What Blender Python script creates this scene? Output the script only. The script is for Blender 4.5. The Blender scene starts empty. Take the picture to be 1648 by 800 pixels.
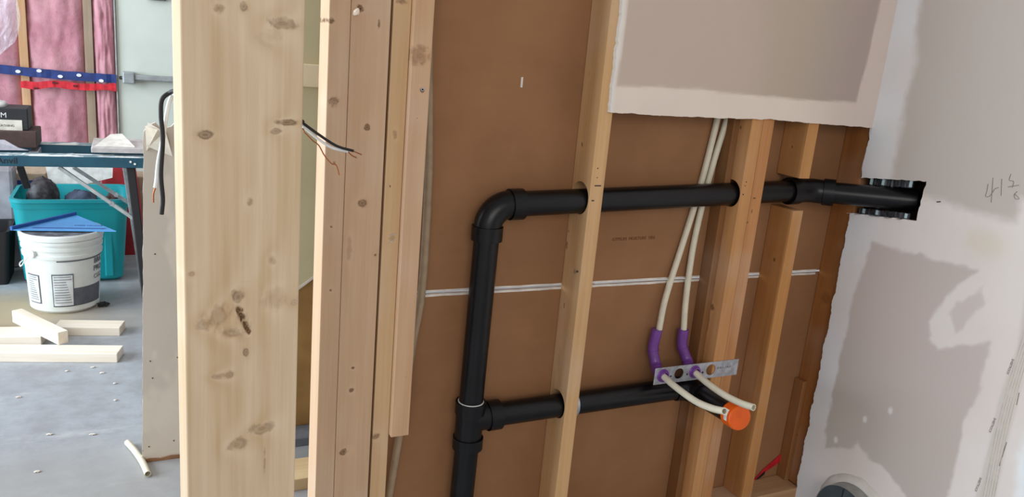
import bpy, bmesh, math, random
from mathutils import Vector, Matrix, noise as mnoise
random.seed(7)
SC = bpy.context.scene
COL = SC.collection
R = math.radians

# ------------------------------------------------------------------ camera
F = 1262.35
CAM = Vector((-1.8949, -1.5945, 1.3204))
MR = Vector((0.9005, -0.4259, 0.0876)).normalized()
MF = Vector((0.4339, 0.8669, -0.2453)).normalized()
MD = MF.cross(MR).normalized()
MR = MD.cross(MF).normalized()
cd = bpy.data.cameras.new('camera'); cam = bpy.data.objects.new('camera', cd); COL.objects.link(cam)
cd.sensor_width = 36; cd.lens = F * 36 / 1648; cd.clip_start = 0.02
cam.matrix_world = Matrix(((MR.x, -MD.x, -MF.x, CAM.x), (MR.y, -MD.y, -MF.y, CAM.y), (MR.z, -MD.z, -MF.z, CAM.z), (0, 0, 0, 1)))
SC.camera = cam

def U(u, v, ax, val):
    """point where the sight line through photo point (u, v) meets the plane axis ax = val"""
    d = MR * ((u - 824) / F) + MD * ((v - 400) / F) + MF
    return CAM + d * ((val - CAM[ax]) / d[ax])

# ------------------------------------------------------------------ light
w = bpy.data.worlds.new('world'); SC.world = w; w.use_nodes = True
bg = w.node_tree.nodes['Background']; bg.inputs[0].default_value = (0.93, 0.95, 1.0, 1); bg.inputs[1].default_value = 0.42
def area(name, loc, rot, sx, sy, power, col):
    l = bpy.data.lights.new(name, 'AREA'); l.shape = 'RECTANGLE'; l.size = sx; l.size_y = sy; l.energy = power; l.color = col
    o = bpy.data.objects.new(name, l); COL.objects.link(o); o.location = loc; o.rotation_euler = rot; return o
area('overhead_door_daylight', (-5.6, 1.2, 1.9), (0, R(-90), 0), 2.8, 3.4, 390, (0.78, 0.895, 1.0))
area('shop_top_fill', (-2.9, 1.6, 3.4), (0, 0, 0), 1.6, 3.0, 42, (1.0, 0.97, 0.93))  # unseen overhead fill, added to brighten the shop side
area('room_fill', (-2.6, -4.6, 2.2), (R(78), 0, R(-20)), 2.6, 1.8, 75, (1.0, 0.95, 0.90))  # fill light added behind the camera to light the stud wall
SC.view_settings.view_transform = 'Standard'; SC.view_settings.look = 'None'
SC.view_settings.exposure = 0.0; SC.view_settings.gamma = 1.0; SC.view_settings.use_curve_mapping = False

# ------------------------------------------------------------------ node helpers
def lin(c):
    return tuple(((x / 255) / 12.92 if x / 255 <= 0.04045 else ((x / 255 + 0.055) / 1.055) ** 2.4) for x in c)
class NT:
    def __init__(s, name):
        s.m = bpy.data.materials.new(name); s.m.use_nodes = True; s.t = s.m.node_tree; s.n = s.t.nodes
        s.b = s.n['Principled BSDF']; s.co = None
    def put(s, sock, v):
        if hasattr(v, 'is_output'): s.t.links.new(v, sock)
        elif isinstance(v, (tuple, list)) and sock.type == 'RGBA' and len(v) == 3: sock.default_value = (*v, 1)
        else: sock.default_value = v
    def coord(s):
        if s.co is None: s.co = s.n.new('ShaderNodeTexCoord').outputs['Object']
        return s.co
    def math(s, op, a, b=0.0, c=None, clamp=False):
        n = s.n.new('ShaderNodeMath'); n.operation = op; n.use_clamp = clamp
        s.put(n.inputs[0], a); s.put(n.inputs[1], b)
        if c is not None: s.put(n.inputs[2], c)
        return n.outputs[0]
    def vmul(s, v, sc, add=(0, 0, 0)):
        n = s.n.new('ShaderNodeVectorMath'); n.operation = 'MULTIPLY_ADD'
        s.put(n.inputs[0], v); n.inputs[1].default_value = sc; n.inputs[2].default_value = add; return n.outputs[0]
    def noise(s, v, scale=1.0, detail=3.0, rough=0.5, dist=0.0):
        n = s.n.new('ShaderNodeTexNoise'); s.put(n.inputs['Vector'], v); n.inputs['Scale'].default_value = scale
        n.inputs['Detail'].default_value = detail; n.inputs['Roughness'].default_value = rough; n.inputs['Distortion'].default_value = dist
        return n.outputs['Fac']
    def ramp(s, f, lo, hi):
        n = s.n.new('ShaderNodeMapRange'); n.interpolation_type = 'SMOOTHSTEP'; s.put(n.inputs[0], f)
        n.inputs[1].default_value = lo; n.inputs[2].default_value = hi; return n.outputs[0]
    def mix(s, f, a, b):
        n = s.n.new('ShaderNodeMix'); n.data_type = 'RGBA'; s.put(n.inputs[0], f); s.put(n.inputs[6], a); s.put(n.inputs[7], b); return n.outputs[2]
    def bump(s, h, strength=0.3, dist=0.002):
        n = s.n.new('ShaderNodeBump'); s.put(n.inputs['Height'], h); n.inputs['Strength'].default_value = strength; n.inputs['Distance'].default_value = dist
        s.t.links.new(n.outputs[0], s.b.inputs['Normal'])
    def done(s, col, rough=0.6, spec=0.4, metal=0.0):
        s.put(s.b.inputs['Base Color'], col); s.put(s.b.inputs['Roughness'], rough); s.b.inputs['Specular IOR Level'].default_value = spec
        s.b.inputs['Metallic'].default_value = metal; return s.m

def mat(name, c, rough=0.6, spec=0.4, metal=0.0, var=0.12, scale=30.0, bump=0.0, bscale=None):
    t = NT(name); a = lin(c); n = t.noise(t.coord(), scale, 4)
    col = t.mix(t.ramp(n, 0.3, 0.7), tuple(x * (1 - var) for x in a), tuple(min(1, x * (1 + var)) for x in a))
    if bump: t.bump(t.noise(t.coord(), bscale or scale * 3, 5), bump)
    return t.done(col, rough, spec, metal)

def wood(name, base=(206, 172, 130), dark=(176, 134, 92), ax=2, fa=0, knots=(), seed=0.0, ring=55.0, stains=()):
    """pine: grain runs along axis ax; knots (a, l, ra, rl, depth) sit on the face spanned by fa and ax"""
    t = NT(name); co = t.coord()
    sep = t.n.new('ShaderNodeSeparateXYZ'); t.put(sep.inputs[0], co)
    a, l = sep.outputs[fa], sep.outputs[ax]
    sc = [26.0] * 3; sc[ax] = 1.6; sc2 = [130.0] * 3; sc2[ax] = 3.5; sc3 = [5.0] * 3; sc3[ax] = 1.1
    off = (seed, seed * 1.7, seed * 0.6)
    low = t.noise(t.vmul(co, sc3, off), 1.0, 2)
    fine = t.noise(t.vmul(co, sc2, off), 1.0, 4, 0.6)
    med = t.noise(t.vmul(co, sc, off), 1.0, 3)
    kb = None; kd = None
    knn = t.noise(t.vmul(co, (75, 75, 75), off), 1.0, 4, 0.65)
    for (ka, kl, ra, rl, dep) in knots:
        dx = t.math('DIVIDE', t.math('SUBTRACT', a, ka), ra); dz = t.math('DIVIDE', t.math('SUBTRACT', l, kl), rl)
        r2 = t.math('ADD', t.math('MULTIPLY', dx, dx), t.math('MULTIPLY', dz, dz))
        g = t.math('DIVIDE', 1.0, t.math('ADD', 1.0, r2))
        rn = t.math('ADD', r2, t.math('MULTIPLY', t.math('SUBTRACT', knn, 0.5), 4.2))
        core = t.math('SUBTRACT', 1.0, t.ramp(rn, 0.15, 1.25))
        lines = t.math('MULTIPLY_ADD', t.math('SINE', t.math('MULTIPLY', t.math('SQRT', t.math('MAXIMUM', r2, 0.0)), 11.0)), 0.14, 0.84)
        core = t.math('MULTIPLY', t.math('MULTIPLY', core, lines), dep)
        kb = g if kb is None else t.math('ADD', kb, g)
        kd = core if kd is None else t.math('MAXIMUM', kd, core)
    ph = t.math('ADD', t.math('MULTIPLY', a, ring), t.math('MULTIPLY', low, 16.0))
    if kb is not None: ph = t.math('ADD', ph, t.math('MULTIPLY', kb, 7.0))
    rings = t.math('MULTIPLY_ADD', t.math('SINE', ph), 0.5, 0.5)
    f = t.math('MULTIPLY', t.math('ADD', t.math('MULTIPLY', rings, 0.30), t.math('ADD', t.math('MULTIPLY', t.ramp(fine, 0.35, 0.7), 0.28), t.math('MULTIPLY', t.ramp(med, 0.35, 0.7), 0.34))), 0.9)
    col = t.mix(f, lin(base), lin(dark))
    big = t.noise(t.vmul(co, (4, 4, 4), off), 1.0, 2)
    col = t.mix(t.math('MULTIPLY', t.ramp(big, 0.45, 0.75), 0.25), col, lin((205, 190, 175)))
    speck = t.ramp(t.noise(t.vmul(co, (70, 70, 40), off), 1.0, 2, 0.5), 0.80, 0.86)
    col = t.mix(t.math('MULTIPLY', speck, 0.6), col, lin((110, 75, 45)))
    if kd is not None:
        col = t.mix(kd, col, lin((92, 60, 32)))
    t.bump(t.math('ADD', fine, t.math('MULTIPLY', rings, 0.4)), 0.22, 0.0015)
    return t.done(col, 0.72, 0.3)

# ------------------------------------------------------------------ object helpers
def props(o, label=None, cat=None, group=None, kind=None):
    if label: o['label'] = label
    if cat: o['category'] = cat
    if group: o['group'] = group
    if kind: o['kind'] = kind
    return o
def empty(name, loc, label, cat, group=None):
    o = bpy.data.objects.new(name, None); COL.objects.link(o); o.location = loc; o.empty_display_size = 0.05
    return props(o, label, cat, group)
def mesh(name, bm, m, parent=None, smooth=False, origin=None):
    """bm holds world coordinates; the origin goes to the base of the thing (or to the parent's origin)"""
    if parent is not None:
        org = Vector(parent.location)
        if parent.parent: org += Vector(parent.parent.location)
    elif origin is not None: org = Vector(origin)
    else:
        xs = [v.co for v in bm.verts]
        lo = Vector((min(v.x for v in xs), min(v.y for v in xs), min(v.z for v in xs))); hi = Vector((max(v.x for v in xs), max(v.y for v in xs), max(v.z for v in xs)))
        org = Vector(((lo.x + hi.x) / 2, (lo.y + hi.y) / 2, lo.z))
    for v in bm.verts: v.co -= org
    me = bpy.data.meshes.new(name); bm.to_mesh(me); bm.free()
    if smooth:
        for p in me.polygons: p.use_smooth = True
    o = bpy.data.objects.new(name, me); COL.objects.link(o); me.materials.append(m)
    if parent is not None: o.parent = parent
    else: o.location = org
    return o
def bbox_into(bm, x0, x1, y0, y1, z0, z1, bev=0.0, mtx=None, seg=2):
    vs = [bm.verts.new((x, y, z)) for x in (x0, x1) for y in (y0, y1) for z in (z0, z1)]
    q = [(0, 1, 3, 2), (4, 6, 7, 5), (0, 4, 5, 1), (2, 3, 7, 6), (0, 2, 6, 4), (1, 5, 7, 3)]
    fs = [bm.faces.new([vs[i] for i in f]) for f in q]
    if bev:
        es = list({e for f in fs for e in f.edges})
        r = bmesh.ops.bevel(bm, geom=es, offset=bev, segments=seg, profile=0.5, affect='EDGES')
        vs = list({v for f in r['faces'] for v in f.verts} | {v for v in vs if v.is_valid})
    if mtx is not None:
        for v in vs: v.co = mtx @ v.co
    return bm
def box(x0, x1, y0, y1, z0, z1, bev=0.0, mtx=None):
    bm = bmesh.new(); bbox_into(bm, x0, x1, y0, y1, z0, z1, bev, mtx); bmesh.ops.recalc_face_normals(bm, faces=bm.faces); return bm
def smooth_path(pts, n=8):
    P = [Vector(p) for p in pts]; P = [P[0] * 2 - P[1]] + P + [P[-1] * 2 - P[-2]]; out = []
    for i in range(1, len(P) - 2):
        for k in range(n):
            t = k / n
            out.append(0.5 * ((2 * P[i]) + (-P[i - 1] + P[i + 1]) * t + (2 * P[i - 1] - 5 * P[i] + 4 * P[i + 1] - P[i + 2]) * t * t + (-P[i - 1] + 3 * P[i] - 3 * P[i + 1] + P[i + 2]) * t ** 3))
    out.append(P[-2]); return out
def tube_into(bm, pts, r, seg=20, hollow=0.0):
    """tube along pts; r a number or a list; hollow > 0 leaves an open bore with that wall"""
    n = len(pts); pts = [Vector(p) for p in pts]
    rs = r if isinstance(r, (list, tuple)) else [r] * n
    up = None; loops = []
    def ring(p, a, b, rad): return [bm.verts.new(p + (a * math.cos(2 * math.pi * k / seg) + b * math.sin(2 * math.pi * k / seg)) * rad) for k in range(seg)]
    fr = []
    for i in range(n):
        t = (pts[min(i + 1, n - 1)] - pts[max(i - 1, 0)]).normalized()
        if up is None:
            up = Vector((0, 0, 1)) if abs(t.z) < 0.9 else Vector((0, 1, 0))
        a = (up - t * up.dot(t)).normalized(); b = t.cross(a); up = a; fr.append((a, b))
        loops.append(ring(pts[i], a, b, rs[i]))
    def bridge(A, B):
        for k in range(seg): bm.faces.new((A[k], A[(k + 1) % seg], B[(k + 1) % seg], B[k]))
    for i in range(n - 1): bridge(loops[i], loops[i + 1])
    if hollow:
        i0 = ring(pts[0], *fr[0], rs[0] - hollow); bridge(i0, loops[0])
        inner = [ring(pts[i], *fr[i], rs[i] - hollow) for i in range(max(0, n - 1 - max(1, n // 4)), n)][::-1]
        bridge(loops[-1], inner[0])
        for i in range(len(inner) - 1): bridge(inner[i], inner[i + 1])
        bm.faces.new(inner[-1]); bm.faces.new(i0)
    else:
        bm.faces.new(loops[0]); bm.faces.new(loops[-1])
    bmesh.ops.recalc_face_normals(bm, faces=bm.faces); return bm
def tube(pts, r, seg=20, hollow=0.0):
    return tube_into(bmesh.new(), pts, r, seg, hollow)
def autosmooth(o, ang=40):
    me = o.data
    for p in me.polygons: p.use_smooth = True
    bm = bmesh.new(); bm.from_mesh(me)
    for e in bm.edges:
        if len(e.link_faces) == 2 and e.calc_face_angle(0) > R(ang): e.smooth = False
    bm.to_mesh(me); bm.free(); return o
def cut(o, cbm):
    """takes the shape cbm (world coordinates) out of the mesh of o for good"""
    org = Vector(o.location) + (Vector(o.parent.location) if o.parent else Vector())
    me = bpy.data.meshes.new('cut'); 
    for v in cbm.verts: v.co -= org
    bmesh.ops.recalc_face_normals(cbm, faces=cbm.faces)
    cbm.to_mesh(me); cbm.free(); c = bpy.data.objects.new('cut', me); COL.objects.link(c)
    c.location = org
    m = o.modifiers.new('b', 'BOOLEAN'); m.operation = 'DIFFERENCE'; m.object = c; m.solver = 'EXACT'
    bpy.context.view_layer.update()
    dg = bpy.context.evaluated_depsgraph_get()
    nm = bpy.data.meshes.new_from_object(o.evaluated_get(dg)); o.modifiers.clear(); o.data = nm
    bpy.data.objects.remove(c)
def text(name, s, size, loc, xdir, normal, m, parent, align='LEFT', ext=0.0004, label=None):
    cu = bpy.data.curves.new('t', 'FONT'); cu.body = s; cu.size = size; cu.extrude = ext; cu.align_x = align
    o = bpy.data.objects.new('t', cu); COL.objects.link(o); bpy.context.view_layer.update()
    me = bpy.data.meshes.new_from_object(o.evaluated_get(bpy.context.evaluated_depsgraph_get())); bpy.data.objects.remove(o)
    x = Vector(xdir).normalized(); z = Vector(normal).normalized(); y = z.cross(x).normalized(); x = y.cross(z)
    mt = Matrix(((x.x, y.x, z.x, loc[0]), (x.y, y.y, z.y, loc[1]), (x.z, y.z, z.z, loc[2]), (0, 0, 0, 1)))
    bm = bmesh.new(); bm.from_mesh(me); bm.transform(mt); bpy.data.meshes.remove(me)
    o = mesh(name, bm, m, parent)
    if label: o['label'] = label
    return o
def loft(sections, capb=True, capt=False):
    bm = bmesh.new(); L = [[bm.verts.new(p) for p in s] for s in sections]; n = len(L[0])
    for a, b in zip(L, L[1:]):
        for k in range(n): bm.faces.new((a[k], a[(k + 1) % n], b[(k + 1) % n], b[k]))
    if capb: bm.faces.new(L[0])
    if capt: bm.faces.new(L[-1])
    bmesh.ops.recalc_face_normals(bm, faces=bm.faces); return bm
def circ(cx, cy, z, r, n=56): return [(cx + r * math.cos(2 * math.pi * k / n), cy + r * math.sin(2 * math.pi * k / n), z) for k in range(n)]
def rrect(cx, cy, z, hx, hy, rad, n=6):
    out = []
    for (sx, sy, a0) in ((1, 1, 0), (-1, 1, 90), (-1, -1, 180), (1, -1, 270)):
        for k in range(n + 1):
            a = R(a0 + 90 * k / n); out.append((cx + sx * (hx - rad) + rad * math.cos(a), cy + sy * (hy - rad) + rad * math.sin(a), z))
    return out
def prism(pts, d):
    """closed polygon pts (3D, flat) given thickness by the vector d"""
    bm = bmesh.new(); d = Vector(d); a = [bm.verts.new(p) for p in pts]; b = [bm.verts.new(Vector(p) + d) for p in pts]; n = len(a)
    bm.faces.new(a); bm.faces.new(b[::-1])
    for k in range(n): bm.faces.new((a[k], b[k], b[(k + 1) % n], a[(k + 1) % n]))
    bmesh.ops.recalc_face_normals(bm, faces=bm.faces); return bm
def thing(name, bm, m, label, cat, group=None, smooth=False, kind=None):
    return props(mesh(name, bm, m, None, smooth), label, cat, group, kind)
def inpoly(p, poly):
    x, y = p; c = False; j = len(poly) - 1; d = 1e9
    for i in range(len(poly)):
        xi, yi = poly[i]; xj, yj = poly[j]
        if (yi > y) != (yj > y) and x < (xj - xi) * (y - yi) / (yj - yi) + xi: c = not c
        dx, dy = xj - xi, yj - yi; L = dx * dx + dy * dy
        t = 0 if L == 0 else max(0, min(1, ((x - xi) * dx + (y - yi) * dy) / L))
        d = min(d, math.hypot(x - xi - t * dx, y - yi - t * dy)); j = i
    return d if c else -d
def ss(x, a, b):
    t = max(0, min(1, (x - a) / (b - a))); return t * t * (3 - 2 * t)
def lerp(a, b, t): return tuple(p + (q - p) * t for p, q in zip(a, b))

# ------------------------------------------------------------------ materials
M_kraft = None
def kraft():
    t = NT('kraft_paper'); co = t.coord()
    n1 = t.noise(co, 3.0, 4, 0.6); n2 = t.noise(t.vmul(co, (2, 2, 60)), 1.0, 3)
    col = t.mix(t.ramp(n1, 0.3, 0.7), lin((138, 98, 66)), lin((152, 110, 76)))
    col = t.mix(t.math('MULTIPLY', n2, 0.15), col, lin((112, 74, 46)))
    sc = t.ramp(t.noise(t.vmul(co, (14, 14, 9), (3, 0, 1)), 1.0, 6, 0.75), 0.70, 0.80)
    col = t.mix(t.math('MULTIPLY', sc, 0.35), col, lin((165, 125, 92)))
    return t.done(col, 0.75, 0.25)
M_kraft = kraft()
M_white_edge = mat('gypsum_edge', (214, 206, 196), 0.8, 0.2)
def vc_wall(name):
    t = NT(name); a = t.n.new('ShaderNodeAttribute'); a.attribute_name = 'Col'
    n = t.noise(t.coord(), 9.0, 4)
    col = t.mix(t.math('MULTIPLY', t.ramp(n, 0.35, 0.7), 0.10), a.outputs['Color'], lin((185, 165, 155)))
    t.bump(t.noise(t.coord(), 60, 4), 0.08, 0.002)
    return t.done(col, 0.8, 0.2)
M_wall = vc_wall('drywall_and_mud')
M_abs = mat('black_abs', (9, 9, 11), 0.32, 0.35, var=0.35, scale=25, bump=0.05)
M_absd = mat('black_abs_fitting', (8, 8, 10), 0.36, 0.35, var=0.3, scale=40, bump=0.1)
M_orange = mat('orange_plastic', (225, 92, 14), 0.42, 0.4, var=0.06)
M_pex = mat('white_pex', (214, 206, 184), 0.4, 0.4, var=0.05)
M_purple = mat('purple_plastic', (112, 62, 140), 0.35, 0.5, var=0.12)
M_steel = mat('galvanised_steel', (176, 178, 184), 0.45, 0.5, 0.6, var=0.2, scale=60)
M_alu = mat('strut_steel', (165, 172, 172), 0.4, 0.5, 0.5, var=0.15)
M_black = mat('black_matte', (26, 25, 27), 0.6)
M_copper = mat('bare_copper', (170, 100, 60), 0.4, 0.5, 0.7)
M_white = mat('white_plastic', (226, 228, 226), 0.5)
M_ink = mat('dark_ink', (66, 58, 56), 0.8, 0.1)

# ------------------------------------------------------------------ structure: floor
def concrete():
    t = NT('concrete'); co = t.coord()
    n1 = t.noise(co, 1.7, 6, 0.65); n2 = t.noise(co, 14, 6, 0.7); n3 = t.noise(t.vmul(co, (1, 1, 1), (5, 9, 0)), 55, 3, 0.5)
    n4 = t.noise(t.vmul(co, (2.2, 7, 1), (2, 4, 0)), 1.0, 5, 0.7)
    col = t.mix(t.ramp(n1, 0.32, 0.68), lin((150, 152, 156)), lin((172, 178, 184)))
    col = t.mix(t.math('MULTIPLY', t.ramp(n2, 0.35, 0.7), 0.45), col, lin((128, 128, 130)))
    col = t.mix(t.math('MULTIPLY', t.ramp(n4, 0.56, 0.74), 0.55), col, lin((206, 206, 204)))
    col = t.mix(t.ramp(n3, 0.74, 0.80), col, lin((225, 222, 215)))
    sep = t.n.new('ShaderNodeSeparateXYZ'); t.put(sep.inputs[0], co)
    def blob(x, y, rx, ry, c, k):
        nonlocal col
        dx = t.math('DIVIDE', t.math('SUBTRACT', sep.outputs[0], x), rx); dy = t.math('DIVIDE', t.math('SUBTRACT', sep.outputs[1], y), ry)
        r2 = t.math('ADD', t.math('ADD', t.math('MULTIPLY', dx, dx), t.math('MULTIPLY', dy, dy)), t.math('MULTIPLY', n2, 1.2))
        col = t.mix(t.math('MULTIPLY', t.math('SUBTRACT', 1.0, t.ramp(r2, 0.6, 1.7)), k), col, lin(c))
    blob(-2.38, 2.25, 0.42, 0.42, (178, 160, 128), 0.9)
    blob(-2.0, 2.12, 0.3, 0.2, (160, 152, 140), 0.6)
    blob(-2.1, 0.65, 1.2, 0.38, (150, 146, 140), 0.6)
    t.bump(n2, 0.15, 0.003)
    return t.done(col, t.math('MULTIPLY_ADD', n1, 0.3, 0.35), 0.4)
fl = mesh('floor', box(-4.6, 0.6, -3.2, 4.0, -0.1, 0.0), concrete(), origin=(0, 0, 0)); props(fl, 'bare grey concrete slab', kind='structure')

# ------------------------------------------------------------------ structure: drywall sheets of the corner
PAPER = lin((182, 171, 161)); MUD = lin((214, 204, 196)); PINK = lin((208, 193, 184)); PATCH = lin((182, 172, 163))
def grid_sheet(name, us, vs, pos, colf, thick, flip=False):
    bm = bmesh.new(); lay = bm.verts.layers.float_color.new('Col')
    G = []
    for v in vs:
        row = []
        for u in us:
            p = pos(u, v)
            if p is None: row.append(None); continue
            b = bm.verts.new(p); b[lay] = (*colf(p), 1); row.append(b)
        G.append(row)
    for j in range(len(vs) - 1):
        for i in range(len(us) - 1):
            q = (G[j][i], G[j][i + 1], G[j + 1][i + 1], G[j + 1][i])
            if None in q: continue
            bm.faces.new(q if not flip else q[::-1])
    return bm
def solid(o, th):
    m = o.modifiers.new('thickness', 'SOLIDIFY'); m.thickness = th; m.offset = -1.0; m.use_even_offset = False
def px_poly(pts, ax, val, a, b): return [(U(u, v, ax, val)[a], U(u, v, ax, val)[b]) for (u, v) in pts]
def nz(p, s, k=0.0): return mnoise.noise(Vector((p[0] * s + k, p[1] * s + 3.1 + k, p[2] * s - k)))

# right wall, plane x = 0
G1 = px_poly([(1466, 130), (1452, 200), (1434, 288), (1487, 318), (1560, 337), (1636, 359), (1642, 320), (1700, 310), (1720, -80), (1490, -80), (1482, 0), (1474, 70)], 0, 0.0, 1, 2)
G2 = px_poly([(1403, 387), (1440, 402), (1480, 408), (1571, 437), (1545, 458), (1515, 487), (1500, 515), (1498, 545), (1510, 563), (1555, 560), (1591, 553), (1576, 620), (1546, 710), (1524, 800), (1505, 860), (1462, 802), (1445, 780), (1420, 752), (1400, 735), (1380, 710), (1370, 722), (1328, 722), (1330, 690), (1348, 600), (1369, 500), (1387, 440)], 0, 0.0, 1, 2)
G3 = px_poly([(1525, 505), (1540, 487), (1583, 458), (1588, 490), (1560, 515), (1540, 534)], 0, 0.0, 1, 2)
G4 = px_poly([(1664, 380), (1636, 560), (1608, 640), (1590, 720), (1560, 840), (1595, 840), (1620, 720), (1650, 600), (1690, 400)], 0, 0.0, 1, 2)
G5 = px_poly([(1640, 740), (1625, 840), (1720, 840), (1720, 560), (1655, 680)], 0, 0.0, 1, 2)
DUCT = (-0.215, 0.072)
dots = [U(u, v, 0, 0.0) for (u, v) in ((1345, 708), (1433, 661), (1392, 675))]
def rw_col(p):
    q = (p.y, p.z); n = nz(p, 9) * 0.014 + nz(p, 40) * 0.006 + nz(p, 95) * 0.0025; n2 = nz(p, 3.5)
    c = MUD
    c = lerp(lin((212, 210, 208)), c, ss(-p.y + nz(p, 6) * 0.03, 0.05, 0.16))       # corner coat of mud
    c = lerp(c, PINK, 0.5 * ss(n2, -0.3, 0.5))
    for poly, soft, k in ((G1, 0.016, 1), (G2, 0.006, 1), (G3, 0.006, 0.7)):
        c = lerp(c, lerp(PAPER, lin((188, 173, 165)), ss(nz(p, 1.8, 5), -0.4, 0.5)), k * ss(inpoly(q, poly) + n, -soft, soft))
    g = inpoly(q, G4)
    if g > -0.03: c = lerp(c, lerp(lin((190, 182, 170)), lin((198, 188, 178)), 0.5 + 0.5 * math.sin((p.y * 1.0 + nz(p, 2) * 0.02) * 900)), 0.9 * ss(g, -0.004, 0.006))
    c = lerp(c, lin((222, 222, 220)), ss(inpoly(q, G5) + n, -0.012, 0.012))
    # feathered streak under the horizontal joint, skim patch around the duct, filled screw heads
    for d in dots:
        c = lerp(c, lin((214, 208, 202)), 1 - ss(math.hypot(p.y - d.y, (p.z - d.z) * 0.7), 0.004, 0.010))
    yel = U(1588, 395, 0, 0.0); c = lerp(c, lin((200, 188, 160)), 0.45 * (1 - ss(math.hypot((p.y - yel.y) / 1.6, p.z - yel.z) + n, 0.01, 0.06)))
    return c
S0, S1 = U(1382, 287, 0, 0.0), U(1375, 345, 0, 0.0)
def frange(a, b, s): 
    n = max(1, round((b - a) / s)); return [a + (b - a) * i / n for i in range(n)]
slope = 0.15
zs_lo, zs_hi = S1.z + 0.004, S0.z + 0.002
YS = -0.213
def shear(y, z):     # the slot rises a little towards the viewer; the sheet's mesh lines follow it
    k = max(0, 1 - abs(z - 1.01) / 0.35); return z + min(0.22, -y) * slope * k
eps = 0.0004
vs = frange(-0.02, 0.28, 0.004) + frange(0.28, zs_lo - 0.02, 0.005) + frange(zs_lo - 0.02, zs_lo, 0.003) + [zs_lo - eps] + frange(zs_lo, zs_hi, 0.003) + [zs_hi, zs_hi + eps] + frange(zs_hi + 0.003, 1.75, 0.006) + frange(1.75, 2.61, 0.04)
us = frange(0, 0.03, 0.003) + frange(0.03, 0.213, 0.0045) + frange(0.213, 0.82, 0.0045) + frange(0.82, 2.4, 0.04) + [2.4]
def rw_pos(u, v):
    inslot = zs_lo <= v <= zs_hi
    rag = 0.006 * mnoise.noise(Vector((0, 1.3, v * 28))) + 0.003 * mnoise.noise(Vector((0, 4.3, v * 110)))
    e = (0.004 if v < zs_lo else 0.001 if v < U(1394, 205, 0, 0).z else -0.005) + (rag if v < 1.15 else 0)
    if v > zs_hi and v < U(1394, 205, 0, 0).z: e = -0.006 + rag
    if inslot: e = YS + 0.9 * rag
    if inslot:
        if u < 0.2129: return None
        y = -u + (rag * 0.9 if u < 0.2135 else 0)
    else: y = e + (-0.03 - e) * (u / 0.03) if u < 0.03 else -u
    z = shear(y, v)
    if abs(v - (zs_hi + eps)) < 1e-6 and y > YS: z += 0.0025 * mnoise.noise(Vector((y * 60, 0, 0)))
    if abs(v - (zs_lo - eps)) < 1e-6 and y > YS: z -= 0.0025 + 0.003 * mnoise.noise(Vector((y * 60, 5, 0)))
    if math.hypot(y - DUCT[0], z - DUCT[1]) < 0.100: return None
    return Vector((0.0, y, z))
wr = mesh('wall_right', grid_sheet('wall_right', us, vs, rw_pos, rw_col, 0.0127), M_wall, origin=(0, 0, 0))
props(wr, 'right hand drywall with taped and mudded joints and a cut slot', kind='structure'); solid(wr, 0.0127)

# upper front sheet, plane y = -0.0127
YF = -0.0127
H1 = px_poly([(983, 137), (1103, 142), (1262, 158), (1378, 165), (1402, 70), (1417, 0), (1440, -120), (990, -120)], 1, YF, 0, 2)
H1[0] = (-0.868, H1[0][1]); H1[-1] = (-0.868, 2.5)
XL = -0.880
def fw_col(p):
    q = (p.x, p.z); n = nz(p, 12) * 0.004 + nz(p, 50) * 0.0015
    c = lerp(lin((226, 212, 198)), lin((212, 196, 186)), ss(p.x, -0.35, -0.05))
    pap = lerp(lin((194, 176, 162)), lin((182, 167, 151)), ss(p.x + 0.2 * nz(p, 2), -0.6, -0.35)); pap = lerp(pap, lin((174, 158, 151)), ss(p.x, -0.35, -0.1))
    c = lerp(c, pap, ss(inpoly(q, H1) + n, -0.004, 0.004))
    c = lerp(lin((226, 222, 214)), c, ss(p.x - XL + n, 0.004, 0.012))
    return c
zb = [(975, 181), (1000, 182), (1060, 186), (1180, 191), (1240, 192), (1300, 198), (1395, 205)]
zbp = [(U(u, v, 1, YF).x, U(u, v, 1, YF).z) for u, v in zb]
def zbot(x):
    for (x0, z0), (x1, z1) in zip(zbp, zbp[1:]):
        if x <= x1: return z0 + (z1 - z0) * (x - x0) / (x1 - x0)
    return zbp[-1][1]
us2 = frange(XL, 0.0, 0.006) + [0.0]; vs2 = frange(0, 0.6, 0.006) + frange(0.6, 1.46, 0.05) + [1.46]
def fw_pos(u, v):
    zz = zbot(u) + 0.0022 * mnoise.noise(Vector((u * 30, 0, 0))) + 0.001 * mnoise.noise(Vector((u * 120, 0, 0)))
    x = u + (0.004 * mnoise.noise(Vector((2, v * 25, 0))) + 0.003 * mnoise.noise(Vector((5, v * 90, 0))) if u == XL else 0)
    return Vector((x, YF, zz + (2.61 - zz) * v / 1.46))
wf = mesh('wall_back', grid_sheet('wall_back', us2, vs2, fw_pos, fw_col, 0.0127), M_wall, origin=(-0.45, 0, 0))
props(wf, 'upper drywall sheet with a mudded lower edge above the open stud bays', kind='structure'); solid(wf, 0.0120)

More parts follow.
